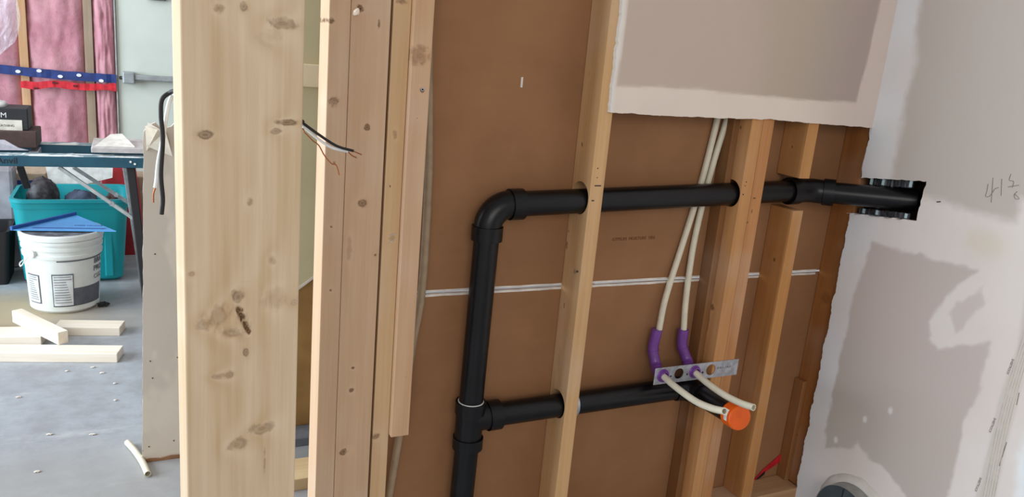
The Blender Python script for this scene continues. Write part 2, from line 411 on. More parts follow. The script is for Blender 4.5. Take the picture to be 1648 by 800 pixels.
# brown paper backs of the sheets on the far side of the stud wall
ZS = U(955, 457, 1, 0.089).z
for nm, z0, z1, lab in (('wall_far_lower', 0.0, ZS - 0.0045, 'lower sheet, brown paper back showing between the studs'), ('wall_far_upper', ZS + 0.0045, 2.61, 'upper sheet, brown paper back showing between the studs')):
    o = mesh(nm, box(-1.345, 0.10, 0.0895, 0.1022, z0, z1), M_kraft, origin=(-0.6, 0.09, 0)); props(o, lab, kind='structure')
for k, (z0, z1) in enumerate(((ZS - 0.009, ZS - 0.0035), (ZS + 0.003, ZS + 0.0075))):
    bm = bmesh.new(); xs = frange(-1.345, 0.02, 0.02); rows = []
    for x in xs:
        j = 0.0012 * mnoise.noise(Vector((x * 20, k * 7, 0)))
        rows.append([bm.verts.new((x, y, z)) for (y, z) in ((0.0885, z0 + j), (0.0885, z1 + j), (0.095, z1 + j), (0.095, z0 + j))])
    for a, b in zip(rows, rows[1:]):
        for i in range(4): bm.faces.new((a[i], a[(i + 1) % 4], b[(i + 1) % 4], b[i]))
    bm.faces.new(rows[0]); bm.faces.new(rows[-1]); bmesh.ops.recalc_face_normals(bm, faces=bm.faces)
    o = mesh('trim_%d' % (k + 1), bm, M_white_edge); props(o, 'white paper edge of the horizontal sheet joint', kind='structure')

# ------------------------------------------------------------------ studs of the wet wall
def board(name, x0, x1, y0, y1, z0, z1, label, knots_px=(), seed=0.0, base=(206, 172, 130), dark=(176, 134, 92), group=None, cat='stud', face='y', bev=0.0018, ring=55.0):
    ox, oy = (x0 + x1) / 2, (y0 + y1) / 2; ks = []
    for (u, v, rw, rh, dep) in knots_px:
        if face == 'y': P = U(u, v, 1, y0); ks.append((P.x - ox, P.z - z0, rw, rh, dep))
        else: P = U(u, v, 0, x0); ks.append((P.y - oy, P.z - z0, rw, rh, dep))
    m = wood(name + '_wood', base, dark, 2, 0 if face == 'y' else 1, ks, seed, ring)
    o = mesh(name, box(x0, x1, y0, y1, z0, z1, bev), m); return props(o, label, cat, group)
TOP = 2.60
PB, PD = (208, 168, 120), (182, 138, 92)
A0 = -0.901; B0 = -0.431; C0 = -0.230; PZ = 0.038
bp = thing('bottom_plate', box(-1.345, 0.0127, 0.0005, 0.0885, 0.0, 0.038, 0.002), wood('bottom_plate_wood', (196, 160, 120), (160, 120, 80), 0, 1), 'pine bottom plate lying on the slab under the wet wall studs', 'plate')
sA = board('wall_stud', A0, A0 + 0.038, 0, 0.0885, PZ, TOP, 'pine stud left of the upper drywall, bored twice for the black pipes',
           [(948, 120, 0.006, 0.007, 0.0), (912, 395, 0.006, 0.010, 0.75), (915, 372, 0.003, 0.004, 0.7), (925, 437, 0.008, 0.007, 0.5), (908, 492, 0.004, 0.008, 0.6), (937, 232, 0.004, 0.006, 0.8), (900, 580, 0.012, 0.05, 0.12)], 1.3, PB, PD, face='x', ring=60)
sB = board('wall_stud', B0, B0 + 0.038, 0, 0.0885, PZ, TOP, 'left stud of the doubled pair, bored for the upper black pipe',
           [(1192, 205, 0.004, 0.006, 0.8), (1147, 495, 0.010, 0.010, 0.8), (1140, 520, 0.004, 0.03, 0.5)], 4.4, (200, 148, 96), (170, 116, 68), face='x')
sB2 = board('wall_stud', B0 + 0.0385, B0 + 0.0765, 0.0, 0.0885, PZ, TOP, 'right stud of the doubled pair, nailed against its neighbour', [(1210, 340, 0.003, 0.006, 0.8), (1203, 358, 0.004, 0.004, 0.8), (1168, 475, 0.005, 0.006, 0.8)], 6.1, (196, 140, 90), (164, 110, 64))
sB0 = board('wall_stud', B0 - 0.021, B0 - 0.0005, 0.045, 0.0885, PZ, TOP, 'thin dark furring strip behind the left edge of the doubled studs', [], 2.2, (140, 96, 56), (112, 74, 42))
ct = U(1300, 290, 1, 0).z; cb = U(1290, 337, 1, 0).z
sC = board('wall_stud', C0, C0 + 0.038, 0, 0.0885, ct + 0.004, TOP, 'short upper piece of the cut stud, ending just above the black pipe', [(1275, 236, 0.004, 0.006, 0.7)], 8.3, (196, 144, 90), (168, 114, 64), face='x')
sC2 = board('wall_stud', C0, C0 + 0.038, 0, 0.0885, PZ, cb - 0.004, 'lower piece of the cut stud, standing under the black pipe', [(1246, 417, 0.005, 0.007, 0.9)], 9.7, (190, 136, 80), (160, 104, 54), face='x')
sD = board('wall_stud', 0.0135, 0.0515, 0.004, 0.0885, PZ, TOP, 'corner stud behind the torn edge of the right drywall', [(1330, 480, 0.02, 0.018, 0.25), (1283, 700, 0.003, 0.004, 0.9)], 11.2, (166, 110, 58), (132, 82, 40), face='x')  # wood colour darkened to stand for shade in the corner bay
blk = thing('wood_block', box(-0.004, 0.013, 0.050, 0.0885, PZ, U(1290, 612, 0, 0).z, 0.002), wood('block_wood', (156, 106, 62), (128, 84, 48)), 'short wooden block nailed low against the corner stud', 'block')

ZU = 0.967
zu = lambda x: ZU - 0.001 + 0.040 * (x + 1.10)
def bore(o, x0, x1, y, z, r): cut(o, tube([(x0, y, z), (x1, y, z)], r, 40))
bore(sA, A0 - 0.02, A0 + 0.06, 0.0455, zu(A0) + 0.007, 0.0410)
bore(sA, A0 - 0.02, A0 + 0.06, 0.0430, 0.428, 0.0385)
bore(sB, B0 - 0.02, B0 + 0.06, 0.040, zu(B0) + 0.002, 0.0375)
bore(sB2, B0 + 0.03, B0 + 0.1, 0.040, zu(B0 + 0.06) + 0.002, 0.0375)

# ------------------------------------------------------------------ left cluster of studs
def xat(u, y): return U(u, 400, 1, y).x
c1, c2, c3 = xat(518.5, 0), xat(551.5, 0), xat(611, 0)
TB, TD = (202, 170, 138), (182, 146, 112)
board('trimmer_stud', c1, c2 - 0.0006, 0, 0.080, 0, TOP, 'narrow leftmost stud of the opening cluster with a bright white left edge',
      [(533, 33, 0.006, 0.007, 0.95), (537, 164, 0.011, 0.012, 0.75), (538, 262, 0.003, 0.003, 0.6), (533, 365, 0.003, 0.003, 0.8), (532, 467, 0.003, 0.003, 0.8)], 3.1, TB, TD)
board('king_stud', c2, c3, 0, 0.038, 0, TOP, 'wide stud face with a chipped knot at the top, second from left in the cluster',
      [(580, 14, 0.008, 0.008, 1.0), (610, 38, 0.003, 0.010, 0.9), (591, 205, 0.007, 0.008, 0.85), (583, 327, 0.010, 0.009, 0.75), (562, 400, 0.006, 0.03, 0.22), (604, 410, 0.003, 0.003, 0.9), (568, 592, 0.004, 0.003, 0.9), (565, 628, 0.006, 0.006, 0.9), (553, 727, 0.010, 0.010, 0.85)], 5.7, TB, TD)
s3l, s3r = xat(614.5, 0.0), xat(641.5, 0.0)
board('cripple_stud', s3l, s3r, 0.0, 0.0885, 0, TOP, 'yellowish stud right of the dark gap in the cluster',
      [(636, 217, 0.006, 0.010, 0.4), (630, 383, 0.008, 0.009, 0.25), (604, 702, 0.010, 0.010, 0.7), (645, 3, 0.012, 0.006, 0.6), (628, 300, 0.002, 0.003, 0.9)], 7.9, (206, 174, 134), (188, 150, 108))
s4l, s4r = xat(645, -0.016), xat(676, -0.016)
s4 = board('short_stud', s3r + 0.0006, s4r, -0.016, 0.022, U(640, 703, 1, -0.016).z, TOP, 'short pale board end on the right of the cluster, stopping above the floor',
      [(676, 90, 0.024, 0.022, 0.45), (680, 145, 0.005, 0.005, 0.9), (671, 190, 0.002, 0.002, 0.9)], 12.4, (204, 168, 132), (184, 144, 108))
nl = U(680, 144, 1, -0.018)
nb = mesh('nail_head', tube([(nl.x, -0.0165, nl.z), (nl.x, -0.019, nl.z)], 0.0034, 14, 0.0014), M_steel, s4)
# hidden backing that carries the cluster
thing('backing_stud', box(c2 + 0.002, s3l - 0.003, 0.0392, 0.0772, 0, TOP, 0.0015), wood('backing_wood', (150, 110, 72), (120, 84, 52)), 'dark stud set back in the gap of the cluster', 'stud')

# leaning beige tube behind the short stud
pp = smooth_path([U(686, -120, 1, 0.055), U(689, 60, 1, 0.055), U(690, 200, 1, 0.055), U(689, 300, 1, 0.055), U(679, 466, 1, 0.055), U(663, 560, 1, 0.055), U(642, 705, 1, 0.055), U(626, 800, 1, 0.055), U(612, 880, 1, 0.055)], 6)
thing('beige_tube', tube(pp, 0.0095, 14), mat('beige_tube', (150, 130, 104), 0.5), 'beige plastic tube running down behind the short board end', 'tube', smooth=True)

def wall_staple(u, v, du, dv, y, par):
    a_, b_ = U(u, v, 1, y), U(u + du, v + dv, 1, y); o_ = Vector((0, -0.004, 0))
    mesh('staple', tube([a_ + Vector((0, .002, 0)), a_ + o_, b_ + o_, b_ + Vector((0, .002, 0))], 0.0007, 6), M_steel, par)
wall_staple(627, 378, 9, -2, 0, bpy.data.objects['cripple_stud']); wall_staple(626, 390, 8, -6, 0, bpy.data.objects['cripple_stud'])
ks_ = bpy.data.objects['king_stud']; P_ = U(573, 19, 1, 0)
mesh('splinter', tube(smooth_path([P_ + Vector((-.004, .001, -.006)), P_ + Vector((0, -.005, 0)), P_ + Vector((.004, -.002, .007))], 4), [.002, .0035, .005, .006, .006, .005, .0045, .003, .001], 7), mat('splinter_wood', (236, 220, 200), .8, .2), ks_)

# foreground plank
PY = -0.648; a = R(11)
pl_ = U(296, 400, 1, PY)
W = 0.140; T = 0.038
KN = [(330, 217, .0105, .0055, .75), (352, 14, .006, .006, .45), (392, 10, .005, .006, .6), (455, 38, .020, .008, .5), (435, 60, .018, .012, .12), (462, 197, .014, .004, .75), (444, 211, .008, .004, .5), (402, 325, .004, .005, .5), (437, 418, .006, .008, .3), (308, 441, .004, .003, .4),
      (383, 478, .008, .010, .65), (386, 500, .004, .006, .95), (391, 512, .0032, .007, 1.0), (397, 525, .0030, .007, 1.0), (401, 533, .0022, .004, 1.0), (352, 508, .012, .014, .28), (330, 522, .012, .008, .35), (375, 535, .012, .007, .38), (440, 480, .016, .018, .12), (396, 567, .004, .006, .65), (474, 487, .006, .004, .3),
      (352, 606, .010, .005, .38), (369, 604, .006, .005, .5), (421, 690, .017, .009, .45), (381, 716, .014, .010, .45), (426, 742, .0016, .016, .5)]
RZ = Matrix.Rotation(a, 4, 'Z')
def onplank(u, v):     # photo point -> local coordinates of the rotated front face
    n = RZ.to_3x3() @ Vector((0, 1, 0)); d = MR * ((u - 824) / F) + MD * ((v - 400) / F) + MF
    t = (pl_ - CAM).dot(n) / d.dot(n); P = CAM + d * t; L = RZ.to_3x3().inverted() @ (P - Vector((pl_.x, pl_.y, 0))); return L.x, L.z
ks = []
for (u, v, rw, rh, dep) in KN:
    x, z = onplank(u, v); ks.append((x, z, rw, rh, dep))
bm = bmesh.new(); bbox_into(bm, 0, W, 0, T, 0, TOP, 0.003, None, 3)
# chipped knot: press the wood in around it
pk = bpy.data.objects.new('door_plank', bpy.data.meshes.new('door_plank')); bmesh.ops.recalc_face_normals(bm, faces=bm.faces); bm.to_mesh(pk.data); bm.free()
pk.data.materials.append(wood('plank_wood', (216, 194, 164), (184, 152, 110), 2, 0, ks, 20.5, 95.0)); COL.objects.link(pk)
_z1, _z0 = onplank(380, 560)[1], onplank(380, 455)[1]
cut(pk, box(0.006, W - 0.006, -0.01, 0.016, _z1 + 0.002, _z0 - 0.002))
pk.location = (pl_.x, pl_.y, 0); pk.rotation_euler = (0, 0, a)
props(pk, 'wide upright pine plank close to the camera with a chipped dark knot', 'plank')
gouges = []
for i, (u, v, rx, rz, dp) in enumerate(((330, 512, .004, .007, .003), (340, 522, .004, .008, .003), (350, 533, .0035, .006, .003), (363, 496, .004, .006, .003), (374, 505, .003, .006, .002), (384, 499, .003, .004, .005), (388, 507, .0026, .004, .007), (392, 515, .0026, .004, .007), (396, 523, .0026, .004, .007), (400, 531, .0024, .004, .006), (372, 538, .007, .005, .003), (437, 478, .002, .010, .0015), (440, 492, .002, .010, .0015), (431, 486, .002, .008, .0015), (452, 487, .002, .006, .0015), (459, 484, .0016, .006, .0015), (424, 470, .002, .006, .0012), (420, 489, .0016, .006, .0012))):
    x, z = onplank(u, v); gouges.append((x, z, rx, rz, dp))
gb = bmesh.new(); gx = frange(0.004, W - 0.004, 0.0018) + [W - 0.004]; z0g = onplank(380, 455)[1]; z1g = onplank(380, 560)[1]; gz = frange(z1g, z0g, 0.0022) + [z0g]
# the damaged zone is a finely divided skin let into the plank's face
rows = []
for z in gz:
    row = []
    for x in gx:
        d = 0
        for (cx, cz, rx, rz, dp) in gouges:
            q = ((x - cx) / rx) ** 2 + ((z - cz) / rz) ** 2
            if q < 4: d += dp * math.exp(-q) ; d -= dp * 0.5 * math.exp(-((x - cx - rx * 1.6) ** 2 / rx ** 2 + ((z - cz) / rz) ** 2))
        edge = min(x - gx[0], gx[-1] - x, z - gz[0], gz[-1] - z)
        row.append(gb.verts.new((x, -0.0002 + min(0.014, d * 1.6 * ss(edge, 0, 0.01)), z)))
    rows.append(row)
for r0, r1 in zip(rows, rows[1:]):
    for i in range(len(r0) - 1): gb.faces.new((r0[i], r0[i + 1], r1[i + 1], r1[i]))
me = bpy.data.meshes.new('chipped_knot'); gb.to_mesh(me); gb.free()
for p in me.polygons: p.use_smooth = True
go = bpy.data.objects.new('chipped_knot', me); COL.objects.link(go); me.materials.append(pk.data.materials[0]); go.parent = pk; go['label'] = 'rough chipped area around the dark knot'

# ------------------------------------------------------------------ black drain pipe assembly
dr = empty('drain_pipe', (-1.151, 0.04, 0.0), 'black plastic drain line with elbow, tee and orange test cap running through the studs', 'pipe')
PR = 0.0305; HY = 0.040
VX0, VX1 = -1.150, -1.156
zt_h = zu(-1.1)
elb = []
for k in range(13):
    t = R(90 * k / 12); r_ = 0.055
    elb.append((VX0 + 0.004 + r_ - r_ * math.cos(t), HY, zt_h - r_ + r_ * math.sin(t)))
bm = tube(elb, 0.0335, 28)
o = mesh('elbow', bm, M_absd, dr); autosmooth(o)
o2 = mesh('hub', tube([Vector(elb[0]) + Vector((0, 0, 0.004)), Vector(elb[0]) - Vector((0, 0, 0.030))], 0.0375, 28, 0.003), M_absd, o); autosmooth(o2)
o2 = mesh('hub', tube([Vector(elb[-1]) - Vector((0.004, 0, 0)), Vector(elb[-1]) + Vector((0.030, 0, 0.001))], 0.0375, 28, 0.003), M_absd, o); autosmooth(o2)
TZ1, TZ0, TB_ = 0.465, 0.345, 0.424
o = mesh('riser_pipe', tube([(VX0 + 0.004, HY, zt_h - 0.07), (VX0 - 0.002, HY, TZ1 - 0.02)], PR, 28), M_abs, dr); autosmooth(o)
o = mesh('lower_pipe', tube([(VX0 - 0.003, HY, TZ0 + 0.02), (VX1 - 0.004, HY, 0.045)], PR, 28), M_abs, dr); autosmooth(o)
tee = mesh('tee', tube([(VX0 - 0.002, HY, TZ1), (VX0 - 0.003, HY, TZ0)], 0.0345, 28), M_absd, dr); autosmooth(tee)
for z0, z1 in ((TZ1 - 0.028, TZ1 + 0.002), (TZ0 - 0.004, TZ0 + 0.026)):
    o = mesh('hub', tube([(VX0 - 0.002, HY, z0), (VX0 - 0.002, HY, z1)], 0.0385, 28, 0.003), M_absd, tee); autosmooth(o)
o = mesh('branch', tube([(VX0, HY, TB_ - 0.004), (VX0 + 0.07, HY, TB_ - 0.002)], [0.034, 0.0345], 28), M_absd, tee); autosmooth(o)
o = mesh('hub', tube([(VX0 + 0.045, HY, TB_ - 0.003), (VX0 + 0.078, HY, TB_ - 0.002)], 0.0385, 28, 0.003), M_absd, tee); autosmooth(o)
ring = mesh('retaining_ring', tube([(VX0 - 0.002, HY, TZ1 + 0.002), (VX0 - 0.002, HY, TZ1 + 0.004)], 0.0325, 28, 0.002), M_white, tee); ring['label'] = 'thin pale line around the pipe at the top of the tee'
hx = [-1.09, -0.8, -0.5, -0.21]
o = mesh('upper_pipe', tube([(x, HY, zu(x)) for x in hx], PR, 28), M_abs, dr); autosmooth(o)
# upper pipe: coupling, then bends into the right wall
q0 = Vector((-0.225, HY, zu(-0.225))); q1 = Vector((-0.150, HY - 0.002, zu(-0.15))); q2 = Vector((-0.115, HY - 0.02, zu(-0.11) - 0.002))
qe = U(1474, 323, 0, 0.058)
dirn = (qe - q2).normalized()
cp = mesh('bend_fitting', tube(smooth_path([q0, q1, q2, q2 + dirn * 0.03], 5), 0.0345, 28), M_absd, dr); autosmooth(cp)
o = mesh('hub', tube([q2 + dirn * 0.004, q2 + dirn * 0.034], 0.0385, 28, 0.003), M_absd, cp); autosmooth(o)
o = mesh('hub', tube([q0, q0 + (q1 - q0) * 0.45], 0.0385, 28, 0.003), M_absd, cp); autosmooth(o)
o = mesh('end_pipe', tube([q2 + dirn * 0.02, qe], PR, 28), M_abs, dr); autosmooth(o)
# lower branch towards the room
EX = -0.475; ez = TB_ + 0.004
o = mesh('branch_pipe', tube([(VX0 + 0.06, HY, TB_ - 0.002), (EX - 0.04, HY, ez)], PR, 28), M_abs, dr); autosmooth(o)
hubw = U(928, 645, 1, 0.04)
o = mesh('collar', tube([(A0 + 0.0385, HY, 0.4265), (A0 + 0.047, HY, 0.4265)], 0.037, 28, 0.005), M_steel, dr); autosmooth(o); o['label'] = 'grey metal collar right of the bored stud'
capP = U(1190, 673, 1, -0.195)
e1 = Vector((EX - 0.045, HY, ez)); pts = [e1, (EX - 0.015, HY - 0.006, ez), (EX + 0.002, HY - 0.026, ez - 0.001), (EX + 0.006, HY - 0.055, ez - 0.002)]
o = mesh('street_elbow', tube(smooth_path(pts, 5), 0.0345, 28), M_absd, dr); autosmooth(o)
capdir = (capP - Vector(pts[-1])).normalized()
capb = capP - capdir * 0.02
o = mesh('stub_pipe', tube([Vector(pts[-1]) - capdir * 0.01, capb - capdir * 0.01], 0.0295, 28), M_abs, dr); autosmooth(o)
cp_ = mesh('test_cap', tube([capb - capdir * 0.018, capb - capdir * 0.016, capb + capdir * 0.020, capb + capdir * 0.0235, capb + capdir * 0.0235], [0.029, 0.0335, 0.0335, 0.031, 0.0001], 32), M_orange, dr); autosmooth(cp_, 30); cp_['label'] = 'orange test cap'
# white sticker on the cap's left side, wrapped round it
sd = (MR * -1 - MD * 0.25); sd = (sd - capdir * sd.dot(capdir)).normalized(); su = capdir.cross(sd)
bm = bmesh.new(); g = []
for i in range(9):
    t = R(-26 + 52 * i / 8); rr = sd * math.cos(t) + su * math.sin(t); g.append([bm.verts.new(capb + rr * 0.0338 + capdir * k) for k in (0.000, 0.012)])
for p_, q_ in zip(g, g[1:]): bm.faces.new((p_[0], p_[1], q_[1], q_[0]))
st = mesh('sticker', bm, M_white, cp_); m_ = st.modifiers.new('t', 'SOLIDIFY'); m_.thickness = 0.0006
bm = bmesh.new()
for i in range(5):
    t = R(-16 + 8 * i); rr = sd * math.cos(t) + su * math.sin(t); c_ = capb + rr * 0.0346 + capdir * 0.006
    tube_into(bm, [c_ - capdir * 0.003, c_ + capdir * (0.002 + 0.001 * (i % 2))], 0.0006, 6)
mesh('sticker_print', bm, M_ink, cp_)

# ------------------------------------------------------------------ water tubes, bend supports, bracket
br = [U(u, v, 1, -0.0015) for u, v in ((1053, 592), (1053, 620), (1188, 605), (1189, 578))]
bx0, bx1 = br[1].x, br[3].x; bz0, bz1 = 0.4705, 0.5190
bkt = mesh('stub_out_bracket', box(bx0 - 0.004, bx1, -0.0025, -0.0006, bz0, bz1, 0.0005), M_steel)
props(bkt, 'grey steel plate with four round holes holding the two purple elbows', 'bracket')
hz = (bz0 + bz1) / 2; HX = [U(1066, 604, 1, 0).x, U(1092, 600, 1, 0).x, U(1117, 598, 1, 0).x, U(1143, 595, 1, 0).x]
for x in HX: cut(bkt, tube([(x, -0.02, hz + 0.001), (x, 0.02, hz + 0.001)], 0.0155 if x != HX[3] else 0.0165, 28))
text('stamped_text', 'D A L L E R Y', 0.0085, (HX[3] + 0.022, -0.0026, hz + 0.001), (1, 0, 0), (0, -1, 0), M_ink, bkt, ext=0.0001)
for (x, s_) in (((HX[0] + HX[1]) / 2, .003), ((HX[1] + HX[2]) / 2 + .002, .003), ((HX[2] + HX[3]) / 2, .0035)):
    mesh('small_hole', tube([(x, -0.0031, hz - 0.004), (x, -0.0024, hz - 0.004)], s_, 10), M_ink, bkt)
def supply(hx_, pts_up, pts_out, lab_s, lab_t, uend):
    e_ = Vector((hx_, -0.0012, hz + 0.001))
    su_ = [U(u, v, 1, y) for (u, v, y) in pts_up]
    path = smooth_path(su_ + [Vector((hx_, 0.022, hz + 0.004)), e_ + Vector((0, -0.010, 0))], 7)
    sp = mesh('bend_support', tube(path, 0.0150, 20, 0.004), M_purple); autosmooth(sp); props(sp, lab_s, 'pipe bracket')
    rg = mesh('flange', tube([e_ + Vector((0, -0.0005, 0)), e_ + Vector((0, -0.006, 0))], [0.0195, 0.0175], 24, 0.002), M_purple, sp); autosmooth(rg)
    bm = bmesh.new()
    for f in (0.28, 0.52, 0.76):
        i = int(len(path) * f); t_ = (path[i + 1] - path[i]).normalized(); tube_into(bm, [path[i] - t_ * 0.0012, path[i] + t_ * 0.0012], 0.0165, 20)
    mesh('rib', bm, M_purple, sp)
    out = [e_ + Vector((0, 0.004, 0))] + [U(u, v, 1, y) for (u, v, y) in pts_out]
    up = [U(u, v, 1, y) for (u, v, y) in uend]
    tp = smooth_path(out, 7)
    root = empty('supply_tube', (up[-1].x, 0.075, hz), lab_t, 'pipe')
    o_ = mesh('stub', tube(tp, 0.0088, 18, 0.0022), M_pex, root); autosmooth(o_)
    o_ = mesh('tube', tube(smooth_path(up, 7), 0.0088, 18), M_pex, root); autosmooth(o_)
    return tp
upA = [(1058, 530, .060), (1051, 560, .062), (1055, 586, .048)]
upB = [(1100, 530, .060), (1098, 556, .060), (1106, 580, .045)]
tA = supply(HX[0], upA, [(1085, 621, -.07), (1118, 645, -.16), (1145, 657, -.23), (1166, 662, -.28)], 'left purple plastic bend support entering the steel plate', 'left white water tube, its open stub end just left of the orange cap',
            [(1060, 534, .060), (1071, 480, .068), (1096, 400, .0795), (1118, 330, .0800), (1137, 262, .0800), (1157, 180, .0795), (1170, 120, .0795)])
tB = supply(HX[2], upB, [(1135, 614, -.06), (1163, 634, -.14), (1190, 648, -.205), (1213, 656, -.25)], 'right purple plastic bend support entering the steel plate', 'right white water tube, its stub reaching past the orange cap to the cut stud',
            [(1100, 534, .060), (1104, 480, .068), (1115, 400, .0795), (1129, 335, .0800), (1148, 262, .0800), (1173, 180, .0795), (1187, 120, .0795)])

# ------------------------------------------------------------------ slot in the right wall: framing and metal strips inside
thing('wall_stud', box(0.0135, 0.1015, -0.262, -0.224, 0, 2.6, 0.002), mat('slot_stud_shaded', (46, 34, 26), 0.9, 0.1), 'stud coloured as if in shade inside the right wall at the end of the pipe slot', 'stud')  # near-black colour stands in for the shade inside the slot
o = mesh('wall_right_far', box(0.1025, 0.115, -2.4, 0.085, 0, 2.6), mat('back_sheet_shaded', (60, 48, 40), 0.9, 0.1), origin=(0.1, 0, 0)); props(o, 'far side sheet of the right wall coloured dark for the shade behind the slot', kind='structure')  # cavity shade is put into this sheet's dark colour
def sl(y, zoff, hi): return shear(y, (zs_hi if hi else zs_lo)) + zoff
foil = NT('foil_tape'); fn = foil.noise(foil.vmul(foil.coord(), (60, 60, 25)), 1.0, 5, 0.7)
M_foil = foil.done(foil.mix(foil.ramp(fn, 0.35, 0.65), lin((34, 34, 36)), lin((84, 86, 90))), 0.4, 0.5, 0.5)
for hi, lab in ((True, 'grey crumpled foil strip along the upper edge of the pipe slot'), (False, 'grey crumpled foil strip along the lower edge of the pipe slot')):
    y0, y1 = (-0.026, -0.168) if hi else (-0.012, -0.178)
    bm = bmesh.new(); prev = None
    for i in range(41):
        y = y0 + (y1 - y0) * i / 40; j = 0.003 * mnoise.noise(Vector((y * 90, 3 if hi else 8, 0))); zz = sl(y, 0, hi)
        zz0 = zz + (0.004 if hi else -0.004); zz1 = zz - (0.020 + j if hi else -0.014 - j)
        x_ = 0.014 + abs(j) * 0.8
        cur = [bm.verts.new((x_, y, zz0)), bm.verts.new((x_ + 0.0004 * math.sin(i * 1.7), y, zz1)), bm.verts.new((x_ + 0.004, y, zz1)), bm.verts.new((x_ + 0.004, y, zz0))]
        if prev:
            for k in range(4): bm.faces.new((prev[k], prev[(k + 1) % 4], cur[(k + 1) % 4], cur[k]))
        prev = cur
    bmesh.ops.recalc_face_normals(bm, faces=bm.faces)
    o = thing('foil_strip', bm, M_foil, lab, 'strip')
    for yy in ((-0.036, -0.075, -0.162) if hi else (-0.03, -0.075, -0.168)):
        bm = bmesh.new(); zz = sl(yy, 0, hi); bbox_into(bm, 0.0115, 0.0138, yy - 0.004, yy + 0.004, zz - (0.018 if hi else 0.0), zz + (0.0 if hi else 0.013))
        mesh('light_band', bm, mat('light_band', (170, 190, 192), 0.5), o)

# duct stub in the right wall
dc = empty('duct_stub', (0, DUCT[0], 0), 'round dark duct stub poking out of the right wall at the floor', 'duct')
o = mesh('sleeve', tube([(0.06, *DUCT), (-0.050, *DUCT)], 0.0995, 48, 0.0015), mat('duct_metal', (150, 150, 146), 0.45, 0.5, 0.4), dc); autosmooth(o)
o = mesh('damper', tube([(-0.046, *DUCT), (-0.0455, *DUCT)], 0.0978, 48), mat('damper_dark', (58, 66, 70), 0.5), dc); autosmooth(o)
mesh('damper_seam', box(-0.0475, -0.046, DUCT[0] + 0.012, DUCT[0] + 0.015, DUCT[1] - 0.09, DUCT[1] + 0.09), M_black, dc)
rows = []; bm = bmesh.new(); N = 90
for k in range(N):
    t = 2 * math.pi * k / N; c, s = math.cos(t), math.sin(t); j = 0.006 * mnoise.noise(Vector((c * 3, s * 3, 1))); j2 = 0.010 * mnoise.noise(Vector((c * 2, s * 2, 4)))
    rr = [(0.1, -0.010), (0.104 + j * .3, -0.009 + j * .3), (0.112 + j, -0.005), (0.128 + j + j2, -0.0008), (0.128 + j + j2, 0.004), (0.1, 0.004)]
    rows.append([bm.verts.new((x, DUCT[0] + r * c, DUCT[1] + r * s)) for r, x in rr])
for k in range(N):
    a_, b_ = rows[k], rows[(k + 1) % N]
    for i in range(6): bm.faces.new((a_[i], a_[(i + 1) % 6], b_[(i + 1) % 6], b_[i]))
bmesh.ops.recalc_face_normals(bm, faces=bm.faces)
for v in bm.verts: v.co.z = max(v.co.z, 0.002)
o = mesh('mud_collar', bm, mat('mud_collar', (192, 184, 174), 0.8, 0.2, var=0.08, scale=20, bump=0.4), dc, smooth=True)

# pencil writing and printed tape marks on the right wall
def pencil(name, strokes, label, mat_, r=0.0006):
    bm = bmesh.new()
    for s in strokes:
        P = [U(u, v, 0, -0.0008) for (u, v) in s]
        tube_into(bm, smooth_path(P, 4) if len(P) > 2 else P, r, 6)
    o = mesh(name, bm, mat_); return o
M_pencil = mat('pencil', (128, 114, 104), 0.8, 0.1)
pn = pencil('pencil_note', [[(1590, 296), (1588, 308), (1586, 316), (1592, 316), (1597, 310), (1601, 304), (1607, 302)], [(1598, 286), (1597, 300), (1595, 326)], [(1612, 288), (1611, 315)],
                            [(1627, 280), (1624, 290), (1631, 292), (1629, 302)], [(1622, 301), (1640, 298)], [(1632, 312), (1637, 316), (1640, 320), (1634, 320), (1632, 314), (1637, 308)]], '', M_pencil)
props(pn, 'pencilled measurement 41 5/8 handwritten on the right drywall', 'writing')
dk = U(1510, 325, 0, -0.001)
mk = thing('pencil_mark', tube(smooth_path([dk + Vector((0, .004, -.001)), dk, dk + Vector((0, -.006, .002))], 3), 0.0014, 8), M_ink, 'small dark mark on the right drywall beside the slot end', 'mark')
for k, (u, v, s, lab) in enumerate(((1629, 577, 'SHEETROCK', 'topmost printed word on the joint tape at the right edge'), (1600, 672, 'SHEETROCK', 'second printed word down on the joint tape at the right edge'), (1577, 768, 'SHEETROCK', 'lowest printed word on the joint tape at the right edge'))):
    P = U(u, v, 0, -0.0006); o = text('tape_print', s, 0.0075, P, (0, 0.10, -1), (-1, 0, 0), mat('tape_ink', (120, 108, 100), 0.8, 0.1), None, ext=0.0002); props(o, lab, 'writing', None)
for k, (u0, v0, u1, v1) in enumerate(((1640, 632, 1636, 652), (1620, 712, 1608, 750))):
    P, Q = U(u0, v0, 0, -0.0006), U(u1, v1, 0, -0.0006); o = thing('tape_mark', tube([P, Q], 0.0008, 6), M_pencil, ('upper' if k == 0 else 'lower') + ' thin dark dash on the ridged tape at the right edge', 'mark')
# paper tape ridges
bm = bmesh.new()
for k in range(5):
    pts = [U(u + k * 4.5, v, 0, -0.0004) for (u, v) in ((1650, 530), (1622, 620), (1602, 700), (1582, 800))]
    tube_into(bm, smooth_path(pts, 6), 0.0009, 6)
thing('joint_tape', bm, mat('tape_paper', (196, 186, 174), 0.8, 0.2), 'ridged paper joint tape running down the right edge of the right drywall', 'tape')

